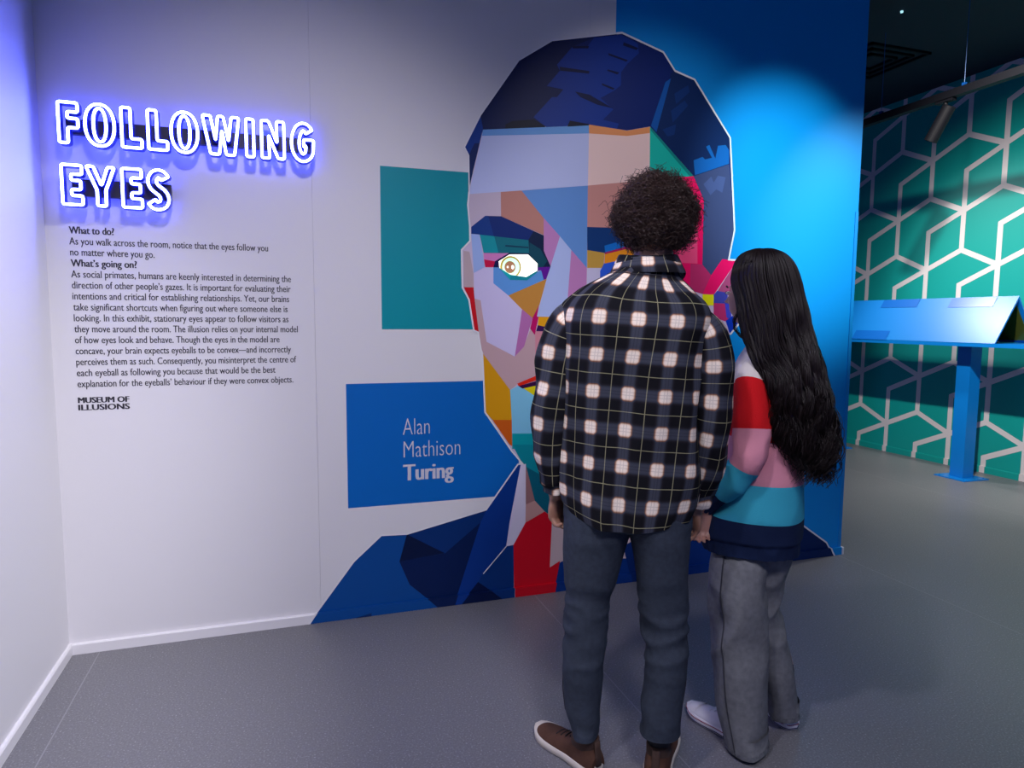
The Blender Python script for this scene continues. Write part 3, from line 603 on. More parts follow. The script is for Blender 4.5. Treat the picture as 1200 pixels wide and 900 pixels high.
blue_steel = mat('blue_steel', rgb(4, 122, 208), 0.35, bump=0.02)
mirror_in = mat('olive_mirror', (0.16, 0.19, 0.03, 1), 0.25, metal=0.6)
SB = (5.85, 5.0, 0); SX, HW, ZB, ZT = 5.85, 0.25, 1.245, 1.645; SY0, SY1 = 4.07, 7.2
st = thing('kaleidoscope_stand', 'long blue triangular kaleidoscope tube on square blue posts by the green wall', 'display stand', SB)
def prism(b, P, y0, y1, mi=0):
    n = len(P); V = [(x, y0, z) for x, z in P]+[(x, y1, z) for x, z in P]
    b.add(V, [tuple(range(n))[::-1], tuple(range(n, 2*n))]+[(i, (i+1) % n, n+(i+1) % n, n+i) for i in range(n)], mi)
for nm, P in (('front_panel', [(SX-HW, ZB), (SX, ZT), (SX, ZT-0.025), (SX-HW+0.014, ZB)]), ('rear_panel', [(SX+HW, ZB), (SX+HW-0.014, ZB), (SX, ZT-0.025), (SX, ZT)])):
    b = MB(); prism(b, P, SY0, SY1); b.build(nm, blue_steel, st, SB)
b = MB(); prism(b, [(SX-HW+0.03, ZB+0.022), (SX, ZT-0.045), (SX, ZT-0.055), (SX-HW+0.042, ZB+0.022)], SY0+0.03, SY1-0.02); prism(b, [(SX+HW-0.03, ZB+0.022), (SX+HW-0.042, ZB+0.022), (SX, ZT-0.055), (SX, ZT-0.045)], SY0+0.03, SY1-0.02)
b.build('mirror_lining', mirror_in, st, SB)
q = MB().box((SX-HW, 3.62, ZB-0.022), (SX+HW, SY1+0.1, ZB-0.002)); q.box((SX-HW, 3.62, ZB-0.034), (SX-HW+0.012, SY1+0.1, ZB-0.022)); q.build('tray', blue_steel, st, SB)
b = MB()
for y0, zz0, zz1 in ((4.25, .78, .99), (5.15, .0, .22), (5.0, .80, 1.0)):
    P = lambda t: (SX-HW+HW*t, ZB+(ZT-ZB)*t)
    (xa, za), (xb, zb) = P(zz0), P(zz1); n = 0.004
    b.add([(xa-n, y0, za), (xa-n, y0+0.42, za), (xb-n, y0+0.42, zb), (xb-n, y0, zb)], [(0, 1, 2, 3)])
b.build('seam_plate', mat('blue_steel_dark', rgb(4, 98, 190), 0.3), st, SB)
for y in (4.47, 6.03):
    c = MB().box((SX-0.065, y-0.065, 0.008), (SX+0.065, y+0.065, ZB-0.022)).build('post', blue_steel, st, SB)
    p = MB().box((SX-0.15, y-0.15, 0), (SX+0.15, y+0.15, 0.010)).build('base_plate', blue_steel, c, SB)
    q = MB()
    for dx in (-0.12, 0.12):
        for dy in (-0.12, 0.12): q.tube([(SX+dx, y+dy, 0.009), (SX+dx, y+dy, 0.016)], 0.008, 8)
    q.build('anchor_bolt', blue_steel, c, SB)

black_metal = mat('black_metal', (0.003, 0.0035, 0.006, 1), 0.6, spec=0.2)
TX, TZ = 4.682, 3.117
tr = thing('lighting_track', 'thick black lighting track hung on thin wires beneath the dark ceiling', 'light track', (TX, 4, TZ))
MB().box((TX-0.03, 1.0, TZ-0.055), (TX+0.03, 6.4, TZ)).build('rail', black_metal, tr, (TX, 4, TZ))
for y in (2.2, 3.76, 4.48, 5.6):
    MB().tube([(TX, y, TZ), (TX, y, CZ)], 0.0022, 6).build('suspension_wire', mat('wire_blue', rgb(20, 90, 160), 0.4), tr, (TX, 4, TZ))
    MB().box((TX-0.012, y-0.012, TZ), (TX+0.012, y+0.012, TZ+0.025)).build('wire_clamp', mat('clamp_blue', rgb(8, 70, 140), 0.4), tr, (TX, 4, TZ))
sb = (TX, 3.90, TZ-0.055); sp_t = thing('track_spotlight', 'black cylinder spotlight tilted downward under the black track', 'spotlight', sb)
MB().box((TX-0.022, 3.83, TZ-0.075), (TX+0.022, 3.97, TZ-0.055)).build('track_adapter', black_metal, sp_t, sb)
MB().tube([(TX, 3.90, TZ-0.07), (TX, 3.895, TZ-0.12)], 0.014, 10).build('swivel', black_metal, sp_t, sb)
top_ = Vector((TX, 3.865, TZ-0.105)); dn = Vector((-0.10, 0.46, -0.88)).normalized()
MB().tube([top_, top_+dn*0.005, top_+dn*0.26, top_+dn*0.262], [0.040, 0.046, 0.046, 0.043], 24).build('lamp_body', black_metal, sp_t, sb, False)
MB().tube([top_+dn*0.2625, top_+dn*0.264], 0.036, 24).build('lens', mat('spot_glass', (0.05, 0.05, 0.06, 1), 0.1), sp_t, sb)
vx, vy = 5.05, 4.98
vt = thing('ceiling_vent', 'dark square slotted air vent in the ceiling left of the track', 'vent', (vx, vy, CZ))
for k, h in enumerate((0.33, 0.24, 0.15)):
    b = MB(); w = 0.022
    b.box((vx-h, vy-h, CZ-0.02), (vx+h, vy-h+w, CZ)); b.box((vx-h, vy+h-w, CZ-0.02), (vx+h, vy+h, CZ)); b.box((vx-h, vy-h, CZ-0.02), (vx-h+w, vy+h, CZ)); b.box((vx+h-w, vy-h, CZ-0.02), (vx+h, vy+h, CZ))
    b.build('vent_ring', black_metal, vt, (vx, vy, CZ))
MB().tube([(4.47, 4.14, CZ-0.012), (4.47, 4.14, CZ)], 0.010, 14).build('dot_', mat('dot_light', (0.6, 0.8, 0.9, 1), 0.3, (0.4, 0.8, 0.9, 1), 1.2))
o = bpy.data.objects['dot_']; o.name = 'indicator_light'; tag(o, 'tiny pale indicator light high on the dark ceiling', 'indicator light')

# ------------------------------------------------------------------ people: shared builders
def head_points(n=64, m=72, wid=1.0, soft=1.0, female=False):
    """a head as a deformed sphere; local x right, y forward, z up, origin at eye level between the ears"""
    G = np.zeros((n, m, 3))
    for i in range(n):
        la = math.pi*i/(n-1)
        for j in range(m):
            lo = 2*math.pi*j/m
            sx, sy, sz = math.sin(la)*math.sin(lo), math.sin(la)*math.cos(lo), math.cos(la)
            x = 0.074*wid*sx; y = 0.096*sy-0.012; z = 0.118*sz
            if z < 0:
                t = min(1, -z/0.118)
                x *= 1-0.36*t**1.6
                if y > 0: y *= 1-0.10*t; y += 0.012*t
                else: y *= 1-0.40*t**1.2
                if t > 0.75 and sy > 0: z += 0.004
            x *= 1-0.05*max(0, 1-abs(z-0.03)/0.05)*(1 if sy > 0.2 else 0)
            if sy > 0:
                g = lambda cx, cz, wx, wz: math.exp(-((x-cx)/wx)**2-((z-cz)/wz)**2)
                y += 0.006*g(0, 0.022, 0.045, 0.010)                       # brow
                y -= 0.011*(g(0.031, 0.003, 0.017, 0.012)+g(-0.031, 0.003, 0.017, 0.012))
                y += 0.006*(g(0.031, 0.001, 0.010, 0.007)+g(-0.031, 0.001, 0.010, 0.007))   # lids over the eyes
                zz = max(0, min(1, (0.012-z)/0.042)) if z > -0.034 else 0
                y += 0.021*math.exp(-(x/0.0085)**2)*zz+0.010*g(0, -0.031, 0.015, 0.006)     # nose
                y += 0.0075*(g(0, -0.054, 0.022, 0.0045)+g(0, -0.064, 0.019, 0.0050))-0.004*g(0, -0.059, 0.022, 0.0018)
                y -= 0.005*g(0, -0.076, 0.020, 0.006); y += 0.008*g(0, -0.097, 0.018, 0.014)
                y += 0.004*(g(0.042, -0.020, 0.018, 0.018)+g(-0.042, -0.020, 0.018, 0.018))
            G[i, j] = (x, y, z)
    return G
def ear_into(b, side, M, wid=1.0):
    n = 10; rows = []
    for k in range(n):
        t = k/(n-1); a = math.pi*t
        r = 0.5+0.5*math.sin(a)
        zc = 0.024-0.058*t; yc = -0.022+0.006*math.cos(a)-0.003*t; w = 0.004+0.014*math.sin(a)**0.8
        row = []
        for q in range(10):
            f = 2*math.pi*q/10
            p = Vector((side*(0.070*wid+0.006+0.007*math.cos(f)+0.005*math.sin(a)), yc-0.010*math.sin(a)+w*math.sin(f), zc))
            row.append(M @ p)
        rows.append([tuple(p) for p in row])
    b.grid(np.array(rows), True, cap=(True, True))
def hand_into(b, wrist, down, palm, side, size=1.0, curl=0.9, spread=0.0, thumb_curl=0.5):
    """palm with four fingers and a thumb, each its own tapered chain; palm = direction the palm faces; side = direction of the thumb"""
    down = Vector(down).normalized(); palm = Vector(palm); palm = (palm-down*palm.dot(down)).normalized()
    side = Vector(side); side = (side-down*side.dot(down)-palm*side.dot(palm)).normalized(); w = Vector(wrist); s = size
    rows = []
    for t, hw, th in ((-0.10, .024, .021), (0.0, .026, .020), (0.25, .033, .0175), (0.6, .042, .0165), (0.9, .043, .0150), (1.05, .038, .011)):
        c = w+down*(0.092*s*t); rows.append([tuple(c+side*(hw*s*math.cos(a))+palm*(th*s*math.sin(a))) for a in np.arange(16)*2*math.pi/16])
    b.grid(np.array(rows), True, cap=(True, True))
    for k, (off, ln, r) in enumerate(((0.031, 0.072, .0088), (0.0105, 0.080, .0090), (-0.0105, 0.075, .0086), (-0.030, 0.060, .0078))):
        p = w+down*(0.085*s)+side*(off*s); d = (down+side*(off*spread*8)).normalized(); P = [w+down*(0.05*s)+side*(off*0.8*s), p]; R = [r*s*0.9, r*s*1.05]; ang = curl*(0.35+0.06*k)
        for seg, f in ((0.45, 1.0), (0.30, 0.95), (0.25, 0.80)):
            for h in (0.5, 1.0):
                q = (d*math.cos(ang)+palm*math.sin(ang)); P.append(P[-1]+q*(ln*seg*s*0.5)); R.append(r*s*f*(1.03 if h == 1.0 and seg > .26 else 0.97))
            ang += curl*0.75
        P.append(P[-1]+q*0.003); R.append(r*s*0.45)
        b.tube(P, R, 10, ref=tuple(side))
    P = [w+down*0.016*s+side*0.014*s, w+down*0.038*s+side*0.036*s+palm*0.008*s]; R = [.0125*s, .0135*s]; d = (down*0.80+side*0.55+palm*(0.25+thumb_curl*0.5)).normalized()
    for ln, r in ((.032, .0110), (.026, .0098)):
        P += [P[-1]+d*ln*0.5*s, P[-1]+d*ln*s]; R += [r*s*0.95, r*s]; d = (d-side*0.45*thumb_curl+palm*0.25+down*0.2).normalized()
    P.append(P[-1]+d*0.004); R.append(.0055*s)
    b.tube(P, R, 10)
def body_object(b, name, mats, parent, base, voxel=0.0042, classify=None):
    """joins closed pieces into ONE continuous skin"""
    raw = b.build('raw_body', mats[0]); md = raw.modifiers.new('r', 'REMESH'); md.mode = 'VOXEL'; md.voxel_size = voxel; md.use_smooth_shade = True
    sm = raw.modifiers.new('s', 'SMOOTH'); sm.factor = 0.5; sm.iterations = 3
    me = bpy.data.meshes.new_from_object(raw.evaluated_get(bpy.context.evaluated_depsgraph_get()))
    rd = raw.data; bpy.data.objects.remove(raw); bpy.data.meshes.remove(rd)
    me.name = name; me.materials.clear()
    for m_ in mats: me.materials.append(m_)
    n = len(me.polygons); cen = np.zeros(n*3); me.polygons.foreach_get('center', cen); cen = cen.reshape(-1, 3)
    if classify is not None: me.polygons.foreach_set('material_index', classify(cen).astype(np.int32))
    me.polygons.foreach_set('use_smooth', [True]*n)
    me.transform(Matrix.Translation(-Vector(base))); me.update()
    o = bpy.data.objects.new(name, me); C.objects.link(o); o.parent = parent; return o
def ring(c, A, B, e=2.0, n=64):
    a = np.arange(n)*2*math.pi/n; ca, sa = np.cos(a), np.sin(a)
    x = np.sign(ca)*np.abs(ca)**(2/e); y = np.sign(sa)*np.abs(sa)**(2/e)
    return np.asarray(c)[None]+x[:, None]*np.asarray(A)[None]+y[:, None]*np.asarray(B)[None]
def arclen_uv(G, u0=0.0, v0=0.0, ref=None):
    """UVs in metres: u round the ring scaled to one girth, v along the length"""
    n, m = G.shape[:2]; gi = n//2 if ref is None else ref
    d = np.linalg.norm(np.roll(G[gi], -1, 0)-G[gi], axis=1); U = np.concatenate([[0], np.cumsum(d)])+u0
    cen = G.mean(1); L = np.concatenate([[0], np.cumsum(np.linalg.norm(np.diff(cen, axis=0), axis=1))])+v0
    return lambda i, j: (float(U[j]), float(L[i]))
def limb_grid(P, R, n_len, n_seg, refv, flat=1.0, e=2.0):
    P = resample(np.array([tuple(p) for p in P]), n_len); R = resample(np.array(R, float), n_len)
    T = np.gradient(P, axis=0); T /= np.linalg.norm(T, axis=1)[:, None]; ref = np.asarray(refv, float)
    A = ref-(T@ref)[:, None]*T; A /= np.linalg.norm(A, axis=1)[:, None]; B = np.cross(T, A)
    return np.array([ring(P[i], A[i]*R[i], B[i]*R[i]*flat, e, n_seg) for i in range(n_len)])
def displace(G, amp, closed=True):
    """pushes grid points along their normals by amp (n, m)"""
    du = np.roll(G, -1, 1)-np.roll(G, 1, 1); dv = np.gradient(G, axis=0); N = np.cross(du, dv); N /= np.linalg.norm(N, axis=2)[..., None]+1e-9
    cen = G.mean(1)[:, None]; sgn = np.sign(((G-cen)*N).sum(2).mean()); return G+N*sgn*amp[..., None]
def wrinkles(G, sc, seed, amp, ridge=False):
    n, m = G.shape[:2]; w = fnoise(G.reshape(-1, 3), sc, seed).reshape(n, m)
    return amp*((1-2*np.abs(w)*1.6) if ridge else w*1.4)
def frame_of(vx, vy):
    v = Vector((vx, vy, 0)).normalized(); return v, Vector((v.y, -v.x, 0))
Z = Vector((0, 0, 1))
def shoe(parent, base, heel, toe_dir, length, width, parts, mats, name, label, high=0.085, collar_r=0.042):
    """low shoe: sole, upper, collar; axes f forward, s sideways"""
    f = Vector(toe_dir).normalized(); s_ = Vector((f.y, -f.x, 0)); h0 = Vector(heel)
    def foot(k, z, grow=0.0, toe_up=0.0):
        t = np.linspace(0, 1, 25); prof = [(0.0, .30), (.05, .62), (.15, .80), (.3, .80), (.45, .82), (.62, .97), (.75, 1.0), (.86, .88), (.95, .58), (1.0, .20)]
        w = np.interp(t, [p[0] for p in prof], [p[1] for p in prof])*width/2+grow
        y = t*(length+2*grow)-grow
        P = [h0+f*float(y[i])+s_*float(w[i])+Z*(z+toe_up*max(0, float(t[i])-.75)**2) for i in range(25)]+[h0+f*float(y[i])-s_*float(w[i])+Z*(z+toe_up*max(0, float(t[i])-.75)**2) for i in range(24, -1, -1)]
        return [tuple(p) for p in P]
    sole = MB().grid(np.array([foot(0, 0.0, -0.003, .15), foot(0, 0.004, 0.002, .15), foot(0, 0.026, 0.003, .12), foot(0, 0.028, -0.002, .12)]), True, cap=(True, True)).build('sole', mats['sole'], parent, base, True)
    # upper: cross sections along the length
    prof = [(0.0, .56, .060), (.04, .68, .078), (.14, .78, high), (.28, .78, high+.006), (.40, .80, .078), (.52, .88, .066), (.65, .95, .054), (.78, .93, .045), (.88, .80, .040), (.95, .56, .034), (.995, .25, .024)]
    K = []
    for t, w, h in prof:
        c = h0+f*(t*length)+Z*0.020; row = []
        for q in range(24):
            a = math.pi*q/23; row.append(tuple(c+s_*(math.cos(a)*w*width/2)+Z*((h-.020)*math.sin(a)**0.75)))
        K.append(row)
    G = resample(np.array(K), 40); up = MB().grid(G, False); 
    up.grid(np.array([G[0], np.repeat(G[0].mean(0)[None], 24, 0)]), False)
    u = up.build('upper', mats['upper'], parent, base, True)
    c = h0+f*(0.20*length)
    rows = [ring(tuple(c+Z*(high-.03)+f*.006), tuple(s_*collar_r*.92), tuple(f*collar_r*1.25), 2.2, 28), ring(tuple(c+Z*(high+.004)), tuple(s_*collar_r*.90), tuple(f*collar_r*1.22), 2.2, 28), ring(tuple(c+Z*(high+.010)), tuple(s_*collar_r*.82), tuple(f*collar_r*1.14), 2.2, 28), ring(tuple(c+Z*(high-.02)), tuple(s_*collar_r*.74), tuple(f*collar_r*1.05), 2.2, 28)]
    MB().grid(np.array(rows), True).build('collar', mats['collar'], parent, base, True)
    for k in range(4):
        t = .38+.075*k; hgt = float(np.interp(t, [p[0] for p in prof], [p[2] for p in prof])); cc = h0+f*(t*length)
        P = [tuple(cc+s_*(x*width)+Z*(hgt+.0005-abs(x)*abs(x)*.35*width*2.2)) for x in (-.20, -.1, 0, .1, .20)]
        MB().tube(P, 0.0024, 6).build('lace', mats['lace'], parent, base, True)
    return h0, f, s_, prof

# plaid cloth, colours by woven bands in cloth coordinates
def plaid_material():
    m = bpy.data.materials.new('plaid_flannel'); m.use_nodes = True; nt = m.node_tree; b = nt.nodes['Principled BSDF']; b.inputs['Roughness'].default_value = 0.9
    b.inputs['Specular IOR Level'].default_value = 0.15
    L = nt.links.new; N = nt.nodes.new
    uv = N('ShaderNodeUVMap'); uv.uv_map = 'uv'; sep = N('ShaderNodeSeparateXYZ'); L(uv.outputs[0], sep.inputs[0])
    def M(op, a, c=None, d=None):
        n = N('ShaderNodeMath'); n.operation = op
        for k, q in enumerate((a, c, d)):
            if q is None: continue
            if isinstance(q, (int, float)): n.inputs[k].default_value = q
            else: L(q, n.inputs[k])
        return n.outputs[0]
    def ramp01(x, a, c):
        n = N('ShaderNodeMapRange'); n.interpolation_type = 'SMOOTHSTEP'; L(x, n.inputs['Value'])
        n.inputs['From Min'].default_value = a; n.inputs['From Max'].default_value = c; n.inputs['To Min'].default_value = 1; n.inputs['To Max'].default_value = 0; return n.outputs['Result']
    PER = 0.108
    def axis(o):
        t = M('FRACT', M('DIVIDE', o, PER)); d = M('MULTIPLY', M('ABSOLUTE', M('SUBTRACT', t, 0.5)), PER)
        band = ramp01(d, 0.011, 0.027); line = ramp01(M('ABSOLUTE', M('SUBTRACT', d, PER/2)), 0.0005, 0.0017)
        grid_ = ramp01(M('ABSOLUTE', M('SUBTRACT', d, 0.0045)), 0.0006, 0.0018); return band, line, grid_
    bx, lx, gx = axis(M('MULTIPLY_ADD', sep.outputs[1], -0.07, sep.outputs[0])); by, ly, gy = axis(M('MULTIPLY_ADD', sep.outputs[0], 0.055, sep.outputs[1]))
    s = M('MULTIPLY', M('ADD', bx, by), 0.5)
    cr = N('ShaderNodeValToRGB'); e = cr.color_ramp.elements; e[0].position = 0; e[0].color = (.006, .006, .009, 1); e[1].position = 1; e[1].color = (.92, .80, .68, 1)
    for p, c in ((.25, (.018, .016, .022, 1)), (.46, (.036, .042, .062, 1)), (.54, (.058, .062, .086, 1)), (.66, (.24, .105, .055, 1)), (.80, (.72, .50, .36, 1)), (.90, (.90, .74, .60, 1))):
        q = e.new(p); q.color = c
    L(s, cr.inputs[0])
    mx = N('ShaderNodeMixRGB'); L(M('MULTIPLY', M('MAXIMUM', lx, ly), 0.42), mx.inputs[0]); L(cr.outputs[0], mx.inputs[1]); mx.inputs[2].default_value = (.62, .58, .34, 1)
    mg = N('ShaderNodeMixRGB'); mg.blend_type = 'MULTIPLY'; L(M('MULTIPLY', M('MAXIMUM', M('MULTIPLY', gx, bx), M('MULTIPLY', gy, by)), 0.32), mg.inputs[0]); L(mx.outputs[0], mg.inputs[1]); mg.inputs[2].default_value = (.35, .32, .34, 1)
    nz = N('ShaderNodeTexNoise'); nz.inputs['Scale'].default_value = 900; L(uv.outputs[0], nz.inputs['Vector'])
    ml = N('ShaderNodeMixRGB'); ml.blend_type = 'MULTIPLY'; ml.inputs[0].default_value = 0.7; L(mg.outputs[0], ml.inputs[1]); L(nz.outputs['Fac'], ml.inputs[2])
    br = N('ShaderNodeMixRGB'); br.blend_type = 'ADD'; br.inputs[0].default_value = 0.45; L(ml.outputs[0], br.inputs[1]); L(ml.outputs[0], br.inputs[2]); L(br.outputs[0], b.inputs['Base Color'])
    bp = N('ShaderNodeBump'); bp.inputs['Strength'].default_value = .15; bp.inputs['Distance'].default_value = .001; L(nz.outputs['Fac'], bp.inputs['Height']); L(bp.outputs[0], b.inputs['Normal'])
    return m
plaid = plaid_material()
def skin_mat(name, col):
    m = mat(name, col, 0.48, var=0.08, vscale=30); m.node_tree.nodes['Principled BSDF'].inputs['Subsurface Weight'].default_value = 0.08; return m

# ------------------------------------------------------------------ the man in the plaid shirt
vm, rm = frame_of(.47, .883); MD = 2.09
def pm(px, py, d=0.0): return at(px, py, vm, MD+d)
feet = Vector((vm.x*(MD), vm.y*(MD), 0))+rm*0.02
man = thing('person', 'person with a round dark afro and plaid flannel shirt, seen from behind', 'person', (feet.x, feet.y, 0)); mb = tuple(man.location)
def m_ring(xl, xr, y, d, dep, e=2.2, n=96, tilt=0.0):
    a = pm(xl, y, d); c = pm(xr, y, d); cen = (a+c)/2; A = (c-a)/2; A.z = 0; 
    return ring(cen, A, vm*dep+Z*tilt, e, n)
tor = [(665,808,606,.00,.135),(660,813,590,.00,.138),(658,817,560,.00,.136),(658,819,520,.00,.130),(658,821,470,.00,.132),(659,823,430,.00,.136),(660,828,400,.00,.138),(658,834,375,-.005,.132),(663,829,357,-.01,.118),(680,815,342,-.01,.100),(706,800,326,-.01,.085),(719,796,316,-.008,.072),(725,793,309,-.005,.066)]
K = np.array([m_ring(*r) for r in tor]); G = resample(K, 110)
nn, mm = G.shape[:2]; tt = np.linspace(0, 1, nn)[:, None]; aa = (np.arange(mm)*2*math.pi/mm)[None]
side_lift = np.abs(np.cos(aa)); G[..., 2] += (1-np.clip(tt*5, 0, 1))*(0.040*side_lift**2-0.012)
amp = wrinkles(G, (5, 5, 2.0), 1.3, .016)+wrinkles(G, (12, 12, 3.2), 4.1, .0080, True)*(1-0.5*tt)+.004*np.sin(aa*9+tt*4)*(1-tt)**2
G = displace(G, amp)
YOKE = displace(G, amp*0+.0006)[93, 54:91]
shirt = MB(); shirt.grid(G, True, arclen_uv(G, -0.048, 0.046), 0)
inner = G*1.0; inner[:14] = displace(G, amp*0-0.004)[:14]; shirt.grid(np.concatenate([inner[13::-1]]), True, arclen_uv(inner[13::-1]), 0)
def m_path(pts): return [pm(x, y, d) for x, y, d in pts]
def sleeve(pts, R, seed, u0, v0):
    G = limb_grid(m_path(pts), R, 76, 56, tuple(rm), 1.05); n, m = G.shape[:2]; t = np.linspace(0, 1, n)[:, None]; a = (np.arange(m)*2*math.pi/m)[None]
    am = wrinkles(G, (9, 9, 9), seed, .007)+wrinkles(G, (16, 16, 7), seed+3, .006, True)*(.3+.7*t)+.0035*np.sin(t*46+2*np.sin(a+seed))*np.exp(-((t-.93)/.07)**2)
    return displace(G, am), arclen_uv(G, u0, v0)
armL = [(688,366,-.01),(667,378,-.01),(657,400,-.01),(653,432,-.01),(649,470,-.005),(647,505,.0),(648,535,.015),(650,558,.02),(652,574,.025)]
armR = [(808,372,-.01),(826,388,-.01),(832,410,-.005),(834,440,.0),(834,475,.0),(831,510,.01),(826,542,.03),(820,568,.05),(815,588,.065)]
RL = [.046,.060,.066,.066,.063,.061,.056,.048,.040]
for pts, seed, u0, v0 in ((armL, 2.0, .045, -.01), (armR, 6.0, .07, -.01)):
    G, uvf = sleeve(pts, RL, seed, u0, v0); shirt.grid(G, True, uvf, 0, cap=(True, False))
    end = G[-1]; cen = end.mean(0); shirt.grid(np.array([end, cen+(end-cen)*.86, cen+(end-cen)*.84+np.array([0, 0, .03])]), True, lambda i, j: (j*.004+.05, i*.01+.05), 0)
    g2 = G[-8:]; c2 = g2.mean(1)[:, None]; shirt.grid(c2+(g2-c2)*1.035, True, lambda i, j: (j*.0038+.02, i*.006+.02), 0)
so = shirt.build('shirt', plaid, man, mb, True); so['label'] = 'black, cream and grey plaid flannel shirt'
# yoke pleat and folded collar
cb = MB(); rowsC = []
for (y, sx, dep, up) in ((315,40,.074,0),(309,38,.072,0),(303,35,.067,0),(300,33,.063,.002),(302,31,.056,0),(310,29,.052,0)):
    r = ring(pm(759, y, -.004), rm*(sx/389.0)*1.0, vm*dep*1.05, 2.1, 72); a = np.arange(72)*2*math.pi/72
    r[:, 2] += -.030*np.clip(np.sin(a), 0, 1)+.004*np.cos(a*2); rowsC.append(r)
GC = resample(np.array(rowsC), 18); cb.grid(GC, True, arclen_uv(GC, 0.01, 0.035), 0)
rowsD = [ring(pm(759, y, -.004), rm*(sx/389.0), vm*dep, 2.1, 72) for y, sx, dep in ((303,35.5,.069),(310,39,.076),(318,43,.084),(321,43.5,.085))]
GD = resample(np.array(rowsD), 10); a = np.arange(72)*2*math.pi/72; GD[..., 2] += (-.045*np.clip(np.sin(a), 0, 1))[None]; cb.grid(GD, True, arclen_uv(GD, 0.02, 0.02), 0)
cb.build('collar', plaid, man, mb, True)
MB().tube([tuple(p) for p in YOKE], .0014, 6).build('yoke_seam', mat('seam_dark', (.02, .02, .03, 1), .9), man, mb)
# trousers
denim = mat('slate_denim', (.036, .046, .066, 1), .85, bump=.35, bscale=420, var=.14, vscale=60, spec=.2)
tb = MB()
def leg(rows, seed):
    K = np.array([m_ring(xl, xr, y, d, dep, 2.15, 56) for xl, xr, y, d, dep in rows]); G = resample(K, 120); n, m = G.shape[:2]
    t = np.linspace(0, 1, n)[:, None]; a = (np.arange(m)*2*math.pi/m)[None]
    w = wrinkles(G, (7, 7, 4), seed, .008)+wrinkles(G, (7, 7, 15), seed+5, .008, True)*(np.exp(-((t-.52)/.13)**2)+np.clip((t-.76)*4, 0, 1)*1.1+.25*np.exp(-((t-.12)/.1)**2))
    return displace(G, w)
legL = [(664,764,588,.0,.115),(662,748,604,.0,.112),(661,738,622,.0,.108),(661,731,645,.0,.098),(662,722,680,.0,.088),(663,714,705,.005,.081),(661,709,740,.0,.078),(659,705,775,-.015,.076),(658,703,805,-.025,.070),(661,702,830,-.035,.064),(668,701,848,-.042,.062),(673,701,857,-.046,.062)]
legR = [(716,810,588,.0,.115),(724,812,604,.0,.112),(734,811,622,.0,.108),(741,809,645,.0,.098),(748,807,680,.0,.088),(751,806,705,.005,.081),(755,806,740,.0,.078),(757,807,770,-.02,.076),(755,805,800,-.03,.070),(751,801,826,-.045,.064),(751,798,845,-.055,.062),(752,797,856,-.056,.062)]
for rows, sd in ((legL, 3.0), (legR, 8.0)):
    G = leg(rows, sd); tb.grid(G, True, cap=(True, False)); e_ = G[-1]; c_ = e_.mean(0); tb.grid(np.array([e_, c_+(e_-c_)*.93, c_+(e_-c_)*.92+np.array([0, 0, .05])]), True)
to = tb.build('trousers', denim, man, mb, True)
seat = resample(np.array([m_ring(663,809,580,.0,.115),m_ring(661,812,600,.0,.118),m_ring(661,812,608,.0,.117),m_ring(664,809,614,.0,.105),m_ring(676,797,618,.0,.075),m_ring(715,757,620,.0,.03)]),40)
tb = MB(); tb.grid(displace(seat, wrinkles(seat,(8,8,8),9,.004)), True, cap=(True,True)); tb.build('trouser_seat', denim, to, mb, True)
sb_ = MB()
for rows, side_, dd in ((legL, 0, 0), (legR, 1, 0)):
    P = [tuple(pm(r[side_]+(1.2 if side_ == 0 else -1.2), r[2], r[3]-.004)) for r in rows[1:]]
    MB().tube(P, .0014, 5).build('side_seam', mat('seam_dark', (.02, .02, .03, 1), .9), to, mb)
# shoes
suede = mat('brown_suede', (.085, .040, .026, 1), .85, bump=.25, bscale=300, var=.2, vscale=18, spec=.2)
suede2 = mat('brown_suede_collar', (.060, .030, .020, 1), .8)
sole_w = mat('offwhite_sole', (.62, .56, .48, 1), .6)
lace_d = mat('dark_lace', (.02, .015, .015, 1), .8)
for nm, heel, td, lab in (('shoe', (.893, 1.800, 0), (-.34, .94, 0), 'left brown suede shoe with pale sole'), ('shoe', (1.040, 1.705, 0), (.62, .78, 0), 'right brown suede shoe with pale sole')):
    sh = bpy.data.objects.new(nm, None); C.objects.link(sh); sh.parent = man; sh['label'] = lab
    shoe(sh, mb, heel, td, .285, .102, None, dict(sole=sole_w, upper=suede, collar=suede2, lace=lace_d), nm, lab, high=.100, collar_r=.040)
    h0 = Vector(heel); f_ = Vector(td).normalized(); s_ = Vector((f_.y, -f_.x, 0))
    q = MB(); 
    q.grid(np.array([ring(tuple(h0-f_*o+Z*z), tuple(s_*.012), tuple(f_*.004), 3.0, 16) for z, o in ((.030,.002),(.060,.0005),(.085,-.004),(.106,-.006))]), True, cap=(True, True)); q.build('heel_tab', suede2, sh, mb, True)
